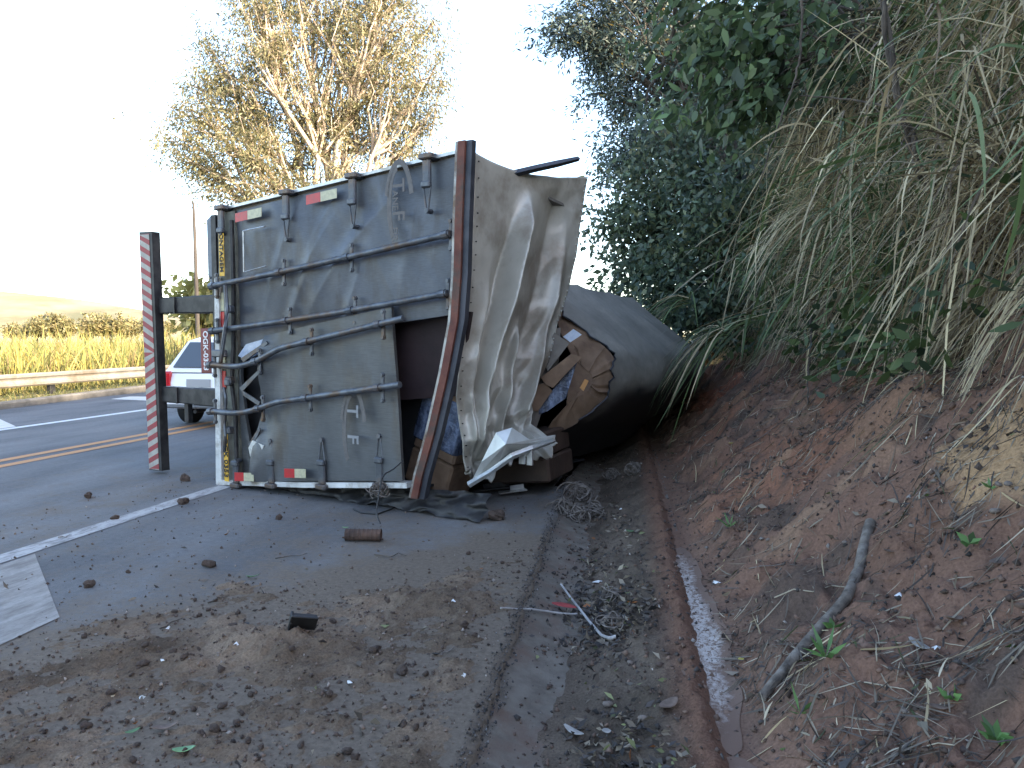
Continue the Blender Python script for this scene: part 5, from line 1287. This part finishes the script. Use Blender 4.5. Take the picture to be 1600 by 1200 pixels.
# red strip in the gutter
def leaf_obj(name, u, v, L, W, ang, mat, label, cat, lift=.012, curl=.15):
    p = hit(u, v); V = []; n = 8
    for i in range(n + 1):
        t_ = i / n; w = W * math.sin(math.pi * min(1, .04 + t_ * .96)) ** .7 / 2; z = curl * L * (4 * (t_ - .5) ** 2 - .3)
        V += [((t_ - .5) * L, -w, z + abs(w) * .35), ((t_ - .5) * L, 0, z), ((t_ - .5) * L, w, z + abs(w) * .35)]
    F = [(i * 3 + j, i * 3 + 3 + j, i * 3 + 4 + j, i * 3 + 1 + j) for i in range(n) for j in (0, 1)]
    o = link(name, mesh_np(name, np.array(V), F, mat, True)); o.location = p + Vector((0, 0, lift + curl * L * .3)); o.rotation_euler = (random.uniform(-.15, .15), random.uniform(-.15, .15), ang)
    md = o.modifiers.new('Solidify', 'SOLIDIFY'); md.thickness = .0015
    return tag(o, label, cat)
M['leaf_green'] = pm('fresh_leaf', (.13, .27, .11), (.18, .33, .15), 30, .5); M['leaf_mid'] = pm('dull_leaf', (.07, .15, .06), (.1, .2, .08), 30, .5)
M['leaf_brown'] = pm('brown_leaf', (.11, .075, .055), (.19, .13, .1), 30, .7); M['leaf_orange'] = pm('orange_leaf', (.42, .15, .035), (.3, .1, .03), 30, .6); M['leaf_grey'] = pm('grey_leaf', (.27, .25, .23), (.38, .36, .33), 30, .7); M['leaf_yellow'] = pm('yellow_leaf', (.5, .4, .09), None, rough=.6)
leaf_obj('red_leaf', 882, 957, .15, .05, R(-8), M['red_leaf'], 'dark red flat leaf under the bent reed', 'leaf', .03, .04)
for (u, v, L, W, a, mt, lb) in ((288, 1180, .075, .034, .5, 'leaf_green', 'fresh pale green leaf on the spilled earth'), (208, 1150, .05, .018, .8, 'leaf_mid', 'dull green leaf curled beside a brown leaf'), (258, 1143, .09, .03, .5, 'leaf_brown', 'curled brown leaf on the spilled earth by two green leaves'), (988, 948, .055, .025, .2, 'leaf_orange', 'curled orange leaf in the gutter'), (1045, 1112, .10, .05, .9, 'leaf_brown', 'cupped brown leaf at the foot of the limewashed edge'),
                               (897, 1155, .10, .03, -.6, 'leaf_grey', 'pale grey curled husk among gutter leaves'), (948, 1150, .035, .03, .3, 'leaf_grey', 'small pale chip among gutter leaves'), (540, 828, .05, .022, .2, 'leaf_green', 'bright green leaf scrap behind the rusty pipe'), (395, 905, .08, .025, .3, 'leaf_mid', 'green leaf lying on clean asphalt beside a clod'), (984, 833, .06, .03, .1, 'leaf_mid', 'green leaf in the mud beside the root clumps'),
                               (1142, 700, .045, .035, .3, 'leaf_yellow', 'yellow leaf on the bank by the white stick'), (1490, 975, .09, .045, .6, 'leaf_brown', 'brown dead leaf on the bank above long stalk'), (1390, 868, .06, .03, .3, 'leaf_brown', 'brown leaf beside the upper end of the cut branch'), (1558, 885, .08, .04, .7, 'leaf_brown', 'brown folded leaf near a small seedling'), (1437, 1018, .09, .035, -1.0, 'leaf_grey', 'grey green leaf standing by the long pale stalk'), (1470, 1120, .08, .025, .1, 'leaf_brown', 'dry brown leaf low on the bank'),
                               (752, 893, .02, .012, .3, 'leaf_orange', 'tiny orange leaf on the dirty asphalt'), (1158, 1038, .025, .02, .3, 'leaf_yellow', 'tiny yellow leaf beside the limewashed edge')):
    leaf_obj('fallen_leaf', u, v, L, W, a, M[mt], lb, 'leaf')
def scrap(u, v, r_, label):
    p = hit(u, v); V = [(random.gauss(0, r_), random.gauss(0, r_ * .6), abs(random.gauss(.006, .006))) for _ in range(7)]; V = sorted(V, key=lambda q: math.atan2(q[1], q[0]))
    mb = MB(); mb.add(V + [(0, 0, .016)], [(i, (i + 1) % 7, 7) for i in range(7)]); o = mb.build('white_scrap', M['foil'], None); o.location = p + Vector((0, 0, .006)); md = o.modifiers.new('Solidify', 'SOLIDIFY'); md.thickness = .001; return tag(o, label, 'scrap')
for (u, v, r_, lb) in ((545, 1075, .018, 'crumpled white foil scrap on the spilled earth'), (370, 1012, .011, 'small white scrap above the earth mound'), (222, 1098, .010, 'white scrap low on the spilled earth'), (264, 986, .010, 'white scrap near the dark straight twig'), (255, 1044, .009, 'tiny white scrap in the middle of spilled earth'), (935, 912, .022, 'crumpled white plastic scrap at the gutter root clump'), (708, 944, .012, 'white scrap on earth beside the seam'), (970, 800, .012, 'white scrap in the mud under the trailer'), (1405, 940, .013, 'white scrap right of the cut branch'), (1462, 1028, .015, 'white scrap at the long pale stalk'), (728, 1065, .010, 'white scrap near the asphalt seam'), (1120, 915, .012, 'grey white scrap above the limewashed edge')):
    scrap(u, v, r_, lb)
# seedlings on the bank
def seedling(u, v, n, L, label, W=.4):
    p = hit(u, v); e = empty('seedling', p); tag(e, label, 'seedling')
    a = np.linspace(0, 2 * np.pi, n, endpoint=False) + rng.uniform(0, .5, n); d = np.stack([np.cos(a) - .2, np.sin(a) - .3, rng.uniform(.3, 1.1, n)], 1)
    V, F, C = leaves(np.zeros((n, 3)) + np.array([0, 0, .015]), d, L * rng.uniform(.7, 1.2, n), L * W * rng.uniform(.8, 1.2, n), pick([((.09, .18, .05), 1), ((.13, .24, .07), 1)], n))
    link('leaf_rosette', mesh_np('leaf_rosette', V, F, M['leaf'], False, C), e)
for (u, v, n, L, lb, w) in ((1515, 866, 6, .06, 'small bright seedling rosette on the upper bank', .45), (1290, 1036, 9, .11, 'green grass seedling beside the cut branch', .16), (1303, 992, 5, .06, 'small green sprout touching the cut branch', .4), (1488, 1103, 6, .05, 'small seedling below the long pale stalk', .45), (1556, 1170, 9, .06, 'tufted green seedling at the foot of the bank', .4), (1250, 1130, 5, .09, 'thin grassy sprout near the limewashed edge', .15), (1548, 770, 5, .05, 'little green sprout among stones on the bank', .3), (1140, 830, 10, .10, 'flattened green grass tuft above the limewash', .12)):
    seedling(u, v, n, L, lb, w)
# cables hanging from the lower hinge
def cable(pts, r_, label):
    P_ = vine('', pts, 0, 0, '', None, wob=.002); c0 = P_[0]; mb = MB(); mb.tube([p - c0 for p in P_], r_, 5); o = mb.build('loose_cable', M['cable'], None, True); o.location = c0; tag(o, label, 'cable')
zc_ = 6.05
cable([(630, 720, 6.0), (612, 735, 5.95), (598, 745, 5.9), (592, 775, 5.85), (588, 800, 5.8), (594, 818, 5.72)], .006, 'thin cable dangling from the lower door hinge to the road')
gp = [GR(u, v, .01) for (u, v) in ((552, 795), (565, 801), (590, 803), (610, 796), (630, 782))]
mb = MB(); mb.tube([p - gp[0] for p in gp], .007, 5); o = mb.build('loose_cable', M['cable'], None, True); o.location = gp[0]; tag(o, 'black cable looped on the asphalt below the lower door', 'cable')
# mud and roots caught on the hinge, dark bent strips dropped under the wreck
e = clump(603, 762, .08, 'matted roots caught under the last lower hinge', 22); e.location = TM @ Vector((2.12, -.09, .16))
for (a, b2, lb) in (((780, 772), (822, 766), 'bent bright metal strip on the road under the torn sheet'), ((720, 770), (800, 762), 'dark flat strip lying under the torn sheet')):
    A_, B_ = GR(*a, .02), GR(*b2, .04); mb = MB(); d_ = (B_ - A_); ln = d_.length; rm = d_.to_track_quat('X', 'Z').to_matrix(); mb.box((0, 0, 0), (ln, .07, .012), rm); mb.box(tuple(rm @ Vector((ln * .2, .03, .025))), (ln * .5, .012, .04), rm)
    o = mb.build('metal_strip', M['alu'] if 'bright' in lb else M['dark_metal'], None); o.location = (A_ + B_) / 2 + Vector((0, 0, .01)); tag(o, lb, 'metal strip')
